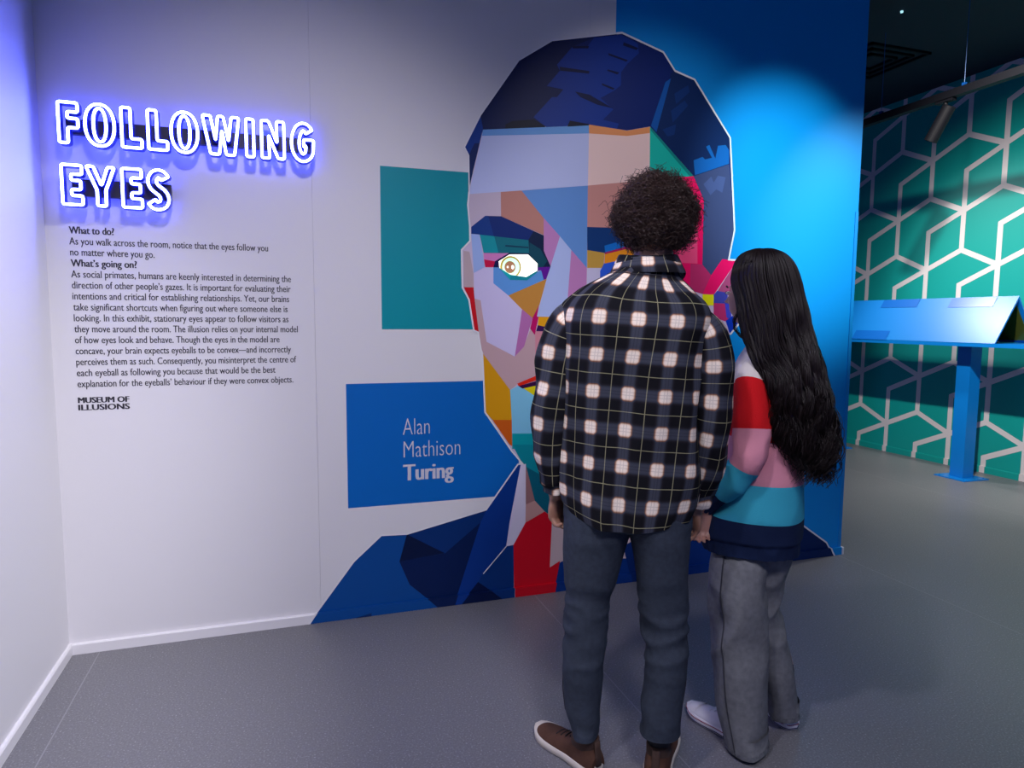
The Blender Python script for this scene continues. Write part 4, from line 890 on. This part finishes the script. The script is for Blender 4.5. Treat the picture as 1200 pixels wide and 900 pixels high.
# body
bb = MB()
def blimb(b, P, R): G = limb_grid(P, R, 40, 24, (0.9, -0.4, 0.1)); b.grid(G, True, cap=(True, True))
K = np.array([m_ring(xl+14, xr-14, y, d, dep*.84, 2.2, 40) for xl, xr, y, d, dep in [(720,752,622,.0,.03),(690,784,612,.0,.07),(678,796,604,.0,.11)]+tor[2:9]]+[m_ring(712,805,342,-.01,.07,2.2,40), m_ring(738,792,322,-.005,.058,2,40), m_ring(742,789,305,.0,.057,2,40), m_ring(743,789,285,.01,.058,2,40), m_ring(747,785,268,.015,.055,2,40)])
bb.grid(resample(K, 80), True, cap=(True, True))
for pts in (armL, armR): P = m_path(pts); blimb(bb, P[:-1]+[P[-1]+(P[-1]-P[-2])*.6], [.034,.046,.046,.045,.041,.040,.036,.031,.026])
for rows, heel, td in ((legL, (.893, 1.800), (-.34, .94)), (legR, (1.040, 1.705), (.62, .78))):
    P = [(pm(r[0], r[2], r[3])+pm(r[1], r[2], r[3]))/2 for r in rows[1:]]; f_ = Vector((td[0], td[1], 0)).normalized(); an = Vector((heel[0], heel[1], .07))+f_*.055
    blimb(bb, P[:-1]+[an, an-Z*.03], [.078,.074,.066,.062,.053,.049,.050,.045,.036,.034,.033,.030])
    bb.tube([an-f_*.02-Z*.028, an+f_*.03-Z*.026, an+f_*.10-Z*.030, an+f_*.17-Z*.036, an+f_*.195-Z*.036], [.020, .024, .018, .011, .006], 14)
hm = Matrix.Translation(pm(767, 262, .005)) @ Matrix((tuple(rm)+(0,), tuple(vm)+(0,), (0, 0, 1, 0), (0, 0, 0, 1))).transposed() @ Matrix.Rotation(math.radians(6), 4, 'Z')
G = head_points(); Gw = np.array([[tuple(hm @ Vector(p)) for p in row] for row in G]); bb.grid(Gw, True)
for sd in (-1, 1): ear_into(bb, sd, hm)
wl = pm(653, 574, .03); hand_into(bb, wl, (0.03, 0.06, -1.0), rm*.75-vm*.5, vm*.6+rm*.6, .98, 1.2, .1, .9)
wr_ = pm(814, 589, .07); hand_into(bb, wr_, Vector((0, 0, -1))+vm*.25, -rm*.6-vm*.3, vm, .95, .8)
skin_m = skin_mat('brown_skin', (.30, .155, .105, 1)); lip_m = mat('lip_m', (.27, .11, .09, 1), .5)
sock_m = mat('dark_sock', (.02, .02, .024, 1), .9)
hmi = hm.inverted()
def cls(cen, mi=hmi):
    M_ = np.array(mi); L = cen@M_[:3, :3].T+M_[:3, 3]
    return ((np.abs(L[:, 0]) < .023-.10*np.abs(L[:, 2]+.059)) & (L[:, 2] > -.069) & (L[:, 2] < -.050) & (L[:, 1] > .075)).astype(int)+2*(cen[:, 2] < .22)
body_object(bb, 'body', [skin_m, lip_m, sock_m], man, mb, .0042, cls)
def eyes_for(person, base, M_, iris_col):
    for sx in (-.031, .031):
        P = []; c = M_ @ Vector((sx, .0755, .002)); q = MB(); g = []
        for i in range(10):
            la = math.pi*i/9; g.append([tuple(c+(M_.to_3x3() @ Vector((.0105*math.sin(la)*math.cos(lo), .0105*math.cos(la), .0065*math.sin(la)*math.sin(lo))))) for lo in np.arange(16)*math.pi/8])
        q.grid(np.array(g), True); eo = q.build('eye', mat('eyeball_white', (.75, .72, .70, 1), .2), person, base, True)
        c2 = M_ @ Vector((sx, .0862, .002)); d_ = M_.to_3x3() @ Vector((0, 1, 0)); MB().tube([c2-d_*.002, c2+d_*.0004], .0048, 16).build('iris', iris_col, eo, base)
brown_iris = mat('brown_iris', (.06, .025, .01, 1), .2)
eyes_for(man, mb, hm, brown_iris)
# afro: a dark core and thousands of small curls
afro = mat('afro_hair', (.042, .022, .018, 1), .45, spec=.4)
ac = np.array(pm(769, 257, -.005)); ax3 = np.array([tuple(rm), tuple(vm), (0, 0, 1)])
def afro_r(D):
    """radius of the hair mass in direction D (n, 3) in head axes"""
    x, y, z = D.T; r = .122+.010*np.clip(z, 0, 1)-.018*np.clip(-z, 0, 1)+.004*np.sin(5*x+3*z)+.004*np.cos(6*z+4*y)
    r = np.where((y > .45) & (z < .15), r*.70, r); return r*(1-.07*np.clip(np.abs(y), 0, 1))
hb = MB(); n_, m_ = 44, 60; g = np.zeros((n_, m_, 3))
for i in range(n_):
    la = math.pi*i/(n_-1); lo = np.arange(m_)*2*math.pi/m_; D = np.stack([math.sin(la)*np.cos(lo), math.sin(la)*np.sin(lo), np.full(m_, math.cos(la))], 1)
    D[:, 2] = np.maximum(D[:, 2], -.80); rr = afro_r(D/np.linalg.norm(D, axis=1)[:, None])*.86; g[i] = ac+(D*rr[:, None])@ax3
hb.grid(displace(g, wrinkles(g, (60, 60, 60), 2, .006)), True)
hobj = hb.build('hair', afro, man, mb, True); hobj['label'] = 'round dark brown afro'
N = 7500; D = RNG.normal(size=(N*2, 3)); D /= np.linalg.norm(D, axis=1)[:, None]; ok = (D[:, 2] > -.80) & ~((D[:, 1] > .55) & (D[:, 2] < .0)); D = D[ok][:N]; N = len(D)
rr = afro_r(D); n_ = 15; t = np.linspace(0, 1, n_)[None, :, None]; Dk = D[:, None]
T1 = np.cross(D, np.array([.3, .5, .8])); T1 /= np.linalg.norm(T1, axis=1)[:, None]; T2 = np.cross(D, T1)
ph = RNG.uniform(0, 6.28, N)[:, None, None]; tw = RNG.uniform(8, 13, N)[:, None, None]*RNG.choice([-1, 1], N)[:, None, None]; cr_ = RNG.uniform(.0055, .0135, N)[:, None, None]
tipr = (rr*(.97+.075*RNG.random(N)**2))[:, None, None]; lean = RNG.normal(size=(N, 3))[:, None]*.012
P = Dk*(tipr*(.80+.20*t))+lean*t+cr_*(np.cos(ph+tw*t)*T1[:, None]+np.sin(ph+tw*t)*T2[:, None])*np.minimum(1, .3+t)
P = ac+P@ax3; MB().strands(P, np.linspace(.0011, .0006, n_)[None], 3).build('curls', afro, hobj, mb, True)['kind'] = 'stuff'

# ------------------------------------------------------------------ the woman in the striped sweater
vw, rw = frame_of(.634, .773); WD = 2.37
def pw(px, py, d=0.0): return at(px, py, vw, WD+d)
wf = vw*WD+rw*0.02
woman = thing('person', 'person with long wavy black hair, striped knit sweater and wide grey jeans', 'person', (wf.x, wf.y, 0)); wb = tuple(woman.location)
def w_ring(xl, xr, y, d, dep, e=2.2, n=96, sx=0.0):
    a = pw(xl, y, d); c = pw(xr, y, d); cen = (a+c)/2; A = (c-a)/2; A.z = 0
    return ring(cen, A, vw*dep, e, n)
knit_bump = dict(bump=.5, bscale=520, spec=.2)
KN = [mat('knit_cream', (.72, .66, .60, 1), .9, **knit_bump), mat('knit_red', (.62, .008, .012, 1), .9, **knit_bump), mat('knit_pink', (.68, .27, .34, 1), .9, **knit_bump), mat('knit_turquoise', (.045, .42, .56, 1), .9, **knit_bump), mat('knit_navy', (.008, .018, .060, 1), .9, **knit_bump)]
wt = [(824,936,642,.0,.135),(820,938,625,.0,.140),(826,941,605,.0,.145),(838,942,585,.0,.145),(848,942,560,.0,.14),(852,940,530,.0,.132),(852,938,500,.0,.128),(855,937,470,.0,.124),(857,934,445,.0,.116),(861,928,428,.0,.100),(869,920,414,.0,.080),(876,914,404,.0,.062),(880,910,396,.0,.055)]
K = np.array([w_ring(*r) for r in wt]); G = resample(K, 120); nn, mm = G.shape[:2]; tt = np.linspace(0, 1, nn)[:, None]; aa = (np.arange(mm)*2*math.pi/mm)[None]
amp = wrinkles(G, (6, 6, 3), 11.3, .010)+wrinkles(G, (11, 11, 6), 14.1, .005, True)*(1-.5*tt)
rib = np.clip((.085-tt)/.01, 0, 1); amp += rib*(.0018*np.sin(aa*70)-.006); G = displace(G, amp)
zs = G[..., 2].mean(1)
def zpx(y, x=900): return pw(x, y).z
band_z = [zpx(603), zpx(561), zpx(512), zpx(450)]
def tor_mi(i, j):
    z = zs[i]
    return 4 if z < band_z[0] else 3 if z < band_z[1] else 2 if z < band_z[2] else 1 if z < band_z[3] else 0
sw = MB(); sw.grid(G, True, None, tor_mi)
e_ = G[0]; c_ = e_.mean(0); sw.grid(np.array([e_, c_+(e_-c_)*.96, c_+(e_-c_)*.95+np.array([0, 0, .06])]), True, None, 4)
hand_w = pm(822, 624, .175)
wa = [pw(889,430,-.05), pw(882,450,-.10), pw(881,480,-.13), pw(881,510,-.145), pw(877,536,-.155), pw(866,557,-.145), pw(852,571,-.125), pw(838,584,-.10), pw(827,596,-.08)]
wR = [.040,.053,.056,.056,.053,.048,.043,.038,.033]
G = limb_grid(wa, wR, 80, 48, tuple(vw), 1.0); n, m = G.shape[:2]; t = np.linspace(0, 1, n)[:, None]; a = (np.arange(m)*2*math.pi/m)[None]
am = wrinkles(G, (9, 9, 9), 21, .007)+wrinkles(G, (15, 15, 15), 24, .005, True)*np.exp(-((t-.55)/.2)**2)+np.clip((t-.80)/.02, 0, 1)*(.0012*np.sin(a*40)-.002)
G = displace(G, am)
# the bands run round the sleeve at these stations along it
def arm_mi(i, j):
    t = i/79; return 0 if t < .12 else 1 if t < .335 else 2 if t < .55 else 3 if t < .80 else 4
sw.grid(G, True, None, arm_mi, cap=(True, False)); e_ = G[-1]; c_ = e_.mean(0); sw.grid(np.array([e_, c_+(e_-c_)*.9, c_+(e_-c_)*.88+np.array([0, 0, .01])]), True, None, 4)
wa2 = [pw(908,430,.04), pw(918,450,.09), pw(922,480,.125), pw(924,512,.14), pw(922,540,.15), pw(912,562,.19), pw(903,584,.22), pw(896,604,.24), pw(892,616,.25)]
G = limb_grid(wa2, wR, 80, 48, tuple(vw), 1.0); G = displace(G, wrinkles(G, (9, 9, 9), 31, .007)); sw.grid(G, True, None, arm_mi, cap=(True, False))
swo = sw.build('sweater', KN, woman, wb, True); swo['label'] = 'knit sweater striped cream, red, pink, turquoise and navy'
# neck band
rows = [w_ring(xl, xr, y, .0, dp, 2, 48) for xl, xr, y, dp in ((877,913,403,.062),(879,911,396,.058),(881,909,391,.054),(883,907,395,.050))]
MB().grid(np.array(rows), True).build('neck_band', KN[0], woman, wb, True)
# jeans
gden = mat('grey_denim', (.165, .170, .180, 1), .85, bump=.4, bscale=420, var=.16, vscale=50, spec=.2)
seam_g = mat('denim_seam', (.035, .036, .045, 1), .9)
jb = MB()
def wleg(rows, seed):
    K = np.array([w_ring(xl, xr, y, d, dep, 2.1, 64) for xl, xr, y, d, dep in rows]); G = resample(K, 120); n, m = G.shape[:2]; t = np.linspace(0, 1, n)[:, None]
    w = wrinkles(G, (8, 8, 1.8), seed, .013)+wrinkles(G, (10, 10, 8), seed+5, .008, True)*(.25+np.exp(-((t-.45)/.15)**2)+.8*np.clip((t-.8)*4, 0, 1)); return displace(G, w)
jL = [(836,908,618,.0,.09),(834,906,635,-.01,.095),(830,902,660,-.03,.105),(832,896,700,-.05,.104),(834,895,740,-.06,.100),(836,896,780,-.07,.098),(840,897,820,-.08,.098),(846,898,850,-.09,.100),(851,899,870,-.095,.102)]
jR = [(850,928,618,.03,.085),(858,928,635,.03,.09),(866,926,655,.045,.10),(874,915,690,.065,.098),(880,914,715,.07,.090),(885,922,750,.07,.086),(889,929,780,.08,.088),(895,935,810,.10,.090),(899,938,831,.11,.090)]
for rows, sd in ((jL, 41.0), (jR, 46.0)):
    G = wleg(rows, sd); jb.grid(G, True, cap=(True, False)); e_ = G[-1]; c_ = e_.mean(0); jb.grid(np.array([e_, c_+(e_-c_)*.95, c_+(e_-c_)*.94+np.array([0, 0, .06])]), True)
    hem = MB(); hem.grid(c_+(G[-6:]-c_)*np.array([1.02, 1.02, 1.0]), True); 
    if sd == 41.0: GL = G; hemL = hem
    else: hemR = hem
jo = jb.build('jeans', gden, woman, wb, True); jo['label'] = 'wide-leg faded grey jeans'
for h_ in (hemL, hemR): h_.build('hem', mat('denim_hem', (.12, .125, .135, 1), .9, bump=.5, bscale=200, var=.4, vscale=60), jo, wb, True)
def seam_on(G, ang, r, out):
    j = int(ang/(2*math.pi)*G.shape[1]) % G.shape[1]; c = G.mean(1); P = G[2:-1, j]; d = P-c[2:-1]; d /= np.linalg.norm(d, axis=1)[:, None]; return P+d*out
P = seam_on(GL, math.radians(247), 0, .0012); MB().tube(P, .0022, 6).build('side_seam', seam_g, jo, wb)
stch = MB()
for k in range(2, len(P)-3, 3): stch.tube(P[k:k+2]+np.array(tuple(rw))*.006, .0014, 4)
so_ = stch.build('seam_stitching', seam_g, jo, wb); so_['kind'] = 'stuff'
# canvas shoes
canvas = mat('white_canvas', (.66, .64, .70, 1), .8, bump=.2, bscale=500); rubber = mat('white_rubber', (.72, .70, .72, 1), .45)
stripe_r = mat('red_stripe', (.30, .02, .05, 1), .5); lace_w = mat('white_lace', (.74, .74, .78, 1), .8)
for heel, td, lab in (((1.440, 1.765, 0), (-.28, .96, 0), 'left white canvas sneaker'), ((1.640, 1.800, 0), (.10, .99, 0), 'right white canvas sneaker')):
    sh = bpy.data.objects.new('shoe', None); C.objects.link(sh); sh.parent = woman; sh['label'] = lab
    h0, f_, s_, prof = shoe(sh, wb, heel, td, .262, .092, None, dict(sole=rubber, upper=canvas, collar=canvas, lace=lace_w), 'shoe', lab, high=.070, collar_r=.037)
    for zz, mm_ in ((.021, stripe_r), (.008, mat('navy_stripe', (.03, .03, .10, 1), .5))):
        t = np.linspace(0, 1, 25); pr = [(0.0, .30), (.05, .62), (.15, .80), (.3, .80), (.45, .82), (.62, .97), (.75, 1.0), (.86, .88), (.95, .58), (1.0, .20)]
        w = np.interp(t, [p[0] for p in pr], [p[1] for p in pr])*.046+.0032; y = t*.2684-.0032
        Pp = [tuple(h0+f_*float(y[i])+s_*float(w[i])+Z*(zz+.13*max(0, float(t[i])-.75)**2)) for i in range(25)]+[tuple(h0+f_*float(y[i])-s_*float(w[i])+Z*(zz+.13*max(0, float(t[i])-.75)**2)) for i in range(24, -1, -1)]
        MB().tube(Pp+[Pp[0]], .0014, 5).build('sole_stripe', mm_, sh, wb)
    cap_ = []
    for tq, wq, hq in ((.80, .94, .0455), (.88, .84, .0415), (.95, .62, .0365), (1.0, .30, .028), (1.012, .05, .024)):
        c = h0+f_*(tq*.262)+Z*.02; cap_.append([tuple(c+s_*(math.cos(math.pi*q/19)*wq*.047)+Z*((hq-.018)*math.sin(math.pi*q/19)**.75)) for q in range(20)])
    MB().grid(resample(np.array(cap_), 12), False).build('toe_cap', rubber, sh, wb, True)
# body
bw = MB()
K = np.array([w_ring(xl+16, xr-16, y, d, dep*.80, 2.2, 40) for xl, xr, y, d, dep in [(870,900,650,.0,.04),(850,915,640,.0,.09)]+wt[1:10]]+[w_ring(880,912,404,.0,.052,2,40), w_ring(881,907,385,-.005,.048,2,40), w_ring(880,904,368,-.005,.047,2,40)])
bw.grid(resample(K, 80), True, cap=(True, True))
hwp = hand_w
for P_, tip in ((wa, None), (wa2, None)): blimb(bw, P_[:-1]+[P_[-1]+(P_[-1]-P_[-2])*.5], [.030,.037,.038,.036,.034,.032,.029,.026,.023])
for rows, heel, td in ((jL, (1.440, 1.765), (-.28, .96)), (jR, (1.640, 1.800), (.10, .99))):
    P_ = [(pw(r[0], r[2], r[3])+pw(r[1], r[2], r[3]))/2 for r in rows]; f_ = Vector((td[0], td[1], 0)).normalized(); an = Vector((heel[0], heel[1], .07))+f_*.055
    kn = P_[5]*.6+an*.4+Z*.12; 
    blimb(bw, P_[:5]+[(P_[5]*.7+(an+Z*.25)*.3), an+Z*.12, an+Z*.05, an-Z*.02], [.050,.054,.054,.046,.042,.036,.030,.027,.025])
    bw.tube([an-f_*.02-Z*.028, an+f_*.03-Z*.026, an+f_*.09-Z*.030, an+f_*.15-Z*.036, an+f_*.175-Z*.036], [.018, .021, .016, .010, .005], 14)
FACE = math.radians(64)
wh = Matrix.Translation(pw(882, 346, -.005)) @ Matrix((tuple(rw)+(0,), tuple(vw)+(0,), (0, 0, 1, 0), (0, 0, 0, 1))).transposed() @ Matrix.Rotation(FACE, 4, 'Z') @ Matrix.Rotation(math.radians(5), 4, 'X') @ Matrix.Scale(.93, 4)
G = head_points(wid=.95); Gw = np.array([[tuple(wh @ Vector(p)) for p in row] for row in G]); bw.grid(Gw, True)
for sd in (-1, 1): ear_into(bw, sd, wh, .95)
dirh = (hwp-wa[-1]); hand_into(bw, wa[-1], (hand_w-wa[-1]).normalized()+Z*.1, -vw*.6-Z*.8, -vw+Z*.3, .78, .7)
hand_into(bw, wa2[-1], Vector(wa2[-1]-wa2[-2]), -rw, vw, .80, .9)
skin_w = skin_mat('olive_skin', (.42, .215, .160, 1)); lip_w = mat('lip_w', (.40, .09, .09, 1), .4)
body_object(bw, 'body', [skin_w, lip_w, sock_m], woman, wb, .0040, lambda c: cls(c, wh.inverted()))
eyes_for(woman, wb, wh, brown_iris)
bq = MB()
for sx in (-1, 1): bq.tube([tuple(wh @ Vector((sx*x, y, z))) for x, y, z in ((.014, .0905, .021), (.028, .0885, .026), (.044, .078, .022))], [.0022, .0026, .0012], 6)
for q_ in (0,):
    bq.build('eyebrows', mat('brow_hair', (.01, .008, .008, 1), .7), woman, wb)
# long wavy hair
black_hair = mat('black_hair', (.0120, .0070, .0072, 1), .48, spec=.3)
hr = [(884,906,292,-.01,.030),(868,920,298,-.01,.070),(859,931,310,-.01,.092),(855,938,328,-.015,.100),(859,943,348,-.025,.098),(864,948,370,-.045,.088),(868,954,395,-.06,.080),(878,962,420,-.085,.070),(893,968,445,-.105,.062),(901,973,470,-.115,.056),(905,977,495,-.12,.050),(911,978,518,-.12,.043),(926,973,538,-.12,.030),(940,966,552,-.12,.012)]
K = np.array([w_ring(*r, 2.1, 64) for r in hr]); G = resample(K, 90); nn, mm = G.shape[:2]; tt = np.linspace(0, 1, nn)[:, None]; aa = (np.arange(mm)*2*math.pi/mm)[None]
faced = np.array(wh.to_3x3() @ Vector((0, 1, 0))); faced /= np.linalg.norm(faced)
def hair_wave(G, k0=0.0):
    amp = .006*np.sin(tt*44+3*np.sin(aa*3)+aa*5)*np.clip((tt-.3)*3, 0, 1)+.004*np.sin(aa*23+tt*9)
    return displace(G, amp-.008)
Gh = hair_wave(G)
# clear the face: pull the shell in where it would cover the front of the head
hc = np.array(wh.translation); L = (Gh-hc)@np.array(wh.to_3x3())/(.93**2); front = (L[..., 1] > .035) & (L[..., 2] < .055) & (L[..., 2] > -.13)
Gh = np.where(front[..., None], Gh-(np.clip(L[..., 1]-.030, 0, .12))[..., None]*faced, Gh)
hw = MB(); hw.grid(Gh, True, cap=(True, True)); ho = hw.build('hair', black_hair, woman, wb, True); ho['label'] = 'long wavy black hair down to the waist'
N = 1700; n_ = 44; th = RNG.uniform(0, 2*math.pi, N); t0 = RNG.uniform(.0, .10, N); t1 = np.clip(RNG.normal(.955, .06, N), .6, 1.06); rf = RNG.uniform(.90, 1.03, N)
ti = t0[:, None]+(t1-t0)[:, None]*np.linspace(0, 1, n_)[None]; ii = np.clip(ti, 0, 1)*(nn-1); i0 = np.minimum(ii.astype(int), nn-2); fr = (ii-i0)[..., None]
jj = (th/(2*math.pi)*mm)[:, None]+0*ti; j0 = jj.astype(int) % mm; j1 = (j0+1) % mm; fj = (jj-np.floor(jj))[..., None]
S = lambda i: G[i, j0]*(1-fj)+G[i, j1]*fj
P = S(i0)*(1-fr)+S(i0+1)*fr; cen = G.mean(1); Cn = cen[i0]*(1-fr)+cen[i0+1]*fr; P = Cn+(P-Cn)*rf[:, None, None]
P[..., 2] -= np.clip(ti-1, 0, 1)*.6
wv = np.clip((ti-.25)*2.2, 0, 1)[..., None]*(.009+.012*np.clip(ti-.5,0,1)[..., None]); lock = np.round(th*5)[:, None]*1.7+RNG.normal(0, .35, N)[:, None]; fq = 34+4*np.sin(np.round(th*5))[:, None]
P = P+wv*(np.sin(ti*fq+lock)[..., None]*np.array(tuple(rw))+np.cos(ti*fq+lock)[..., None]*np.array(tuple(vw)))
P = P+np.clip(ti-.6, 0, 1)[..., None]*RNG.normal(size=(N, 1, 3))*np.array([.035, .035, .01])
L = (P-hc)@np.array(wh.to_3x3())/(.93**2); front = ((L[..., 1] > .045) & (L[..., 2] < .05) & (L[..., 2] > -.14)).any(1)
P = P[~front]; ti = ti[~front]
MB().strands(P, np.linspace(.0022, .0009, n_)[None], 3).build('hair_strands', black_hair, ho, wb, True)['kind'] = 'stuff'
# a loose lock in front of the shoulder
lk = []
for k in range(15):
    P = resample(np.array([tuple(pw(x+RNG.normal(0, 1.3), y, d+RNG.normal(0, .004))) for x, y, d in ((868,362,-.07),(861,374,-.075),(862,385,-.075),(869,394,-.075),(878,400,-.08),(884,407,-.08),(884,414,-.085))]), 24); lk.append(P)
MB().strands(np.array(lk), .0011, 3).build('loose_lock', black_hair, ho, wb, True)['kind'] = 'stuff'
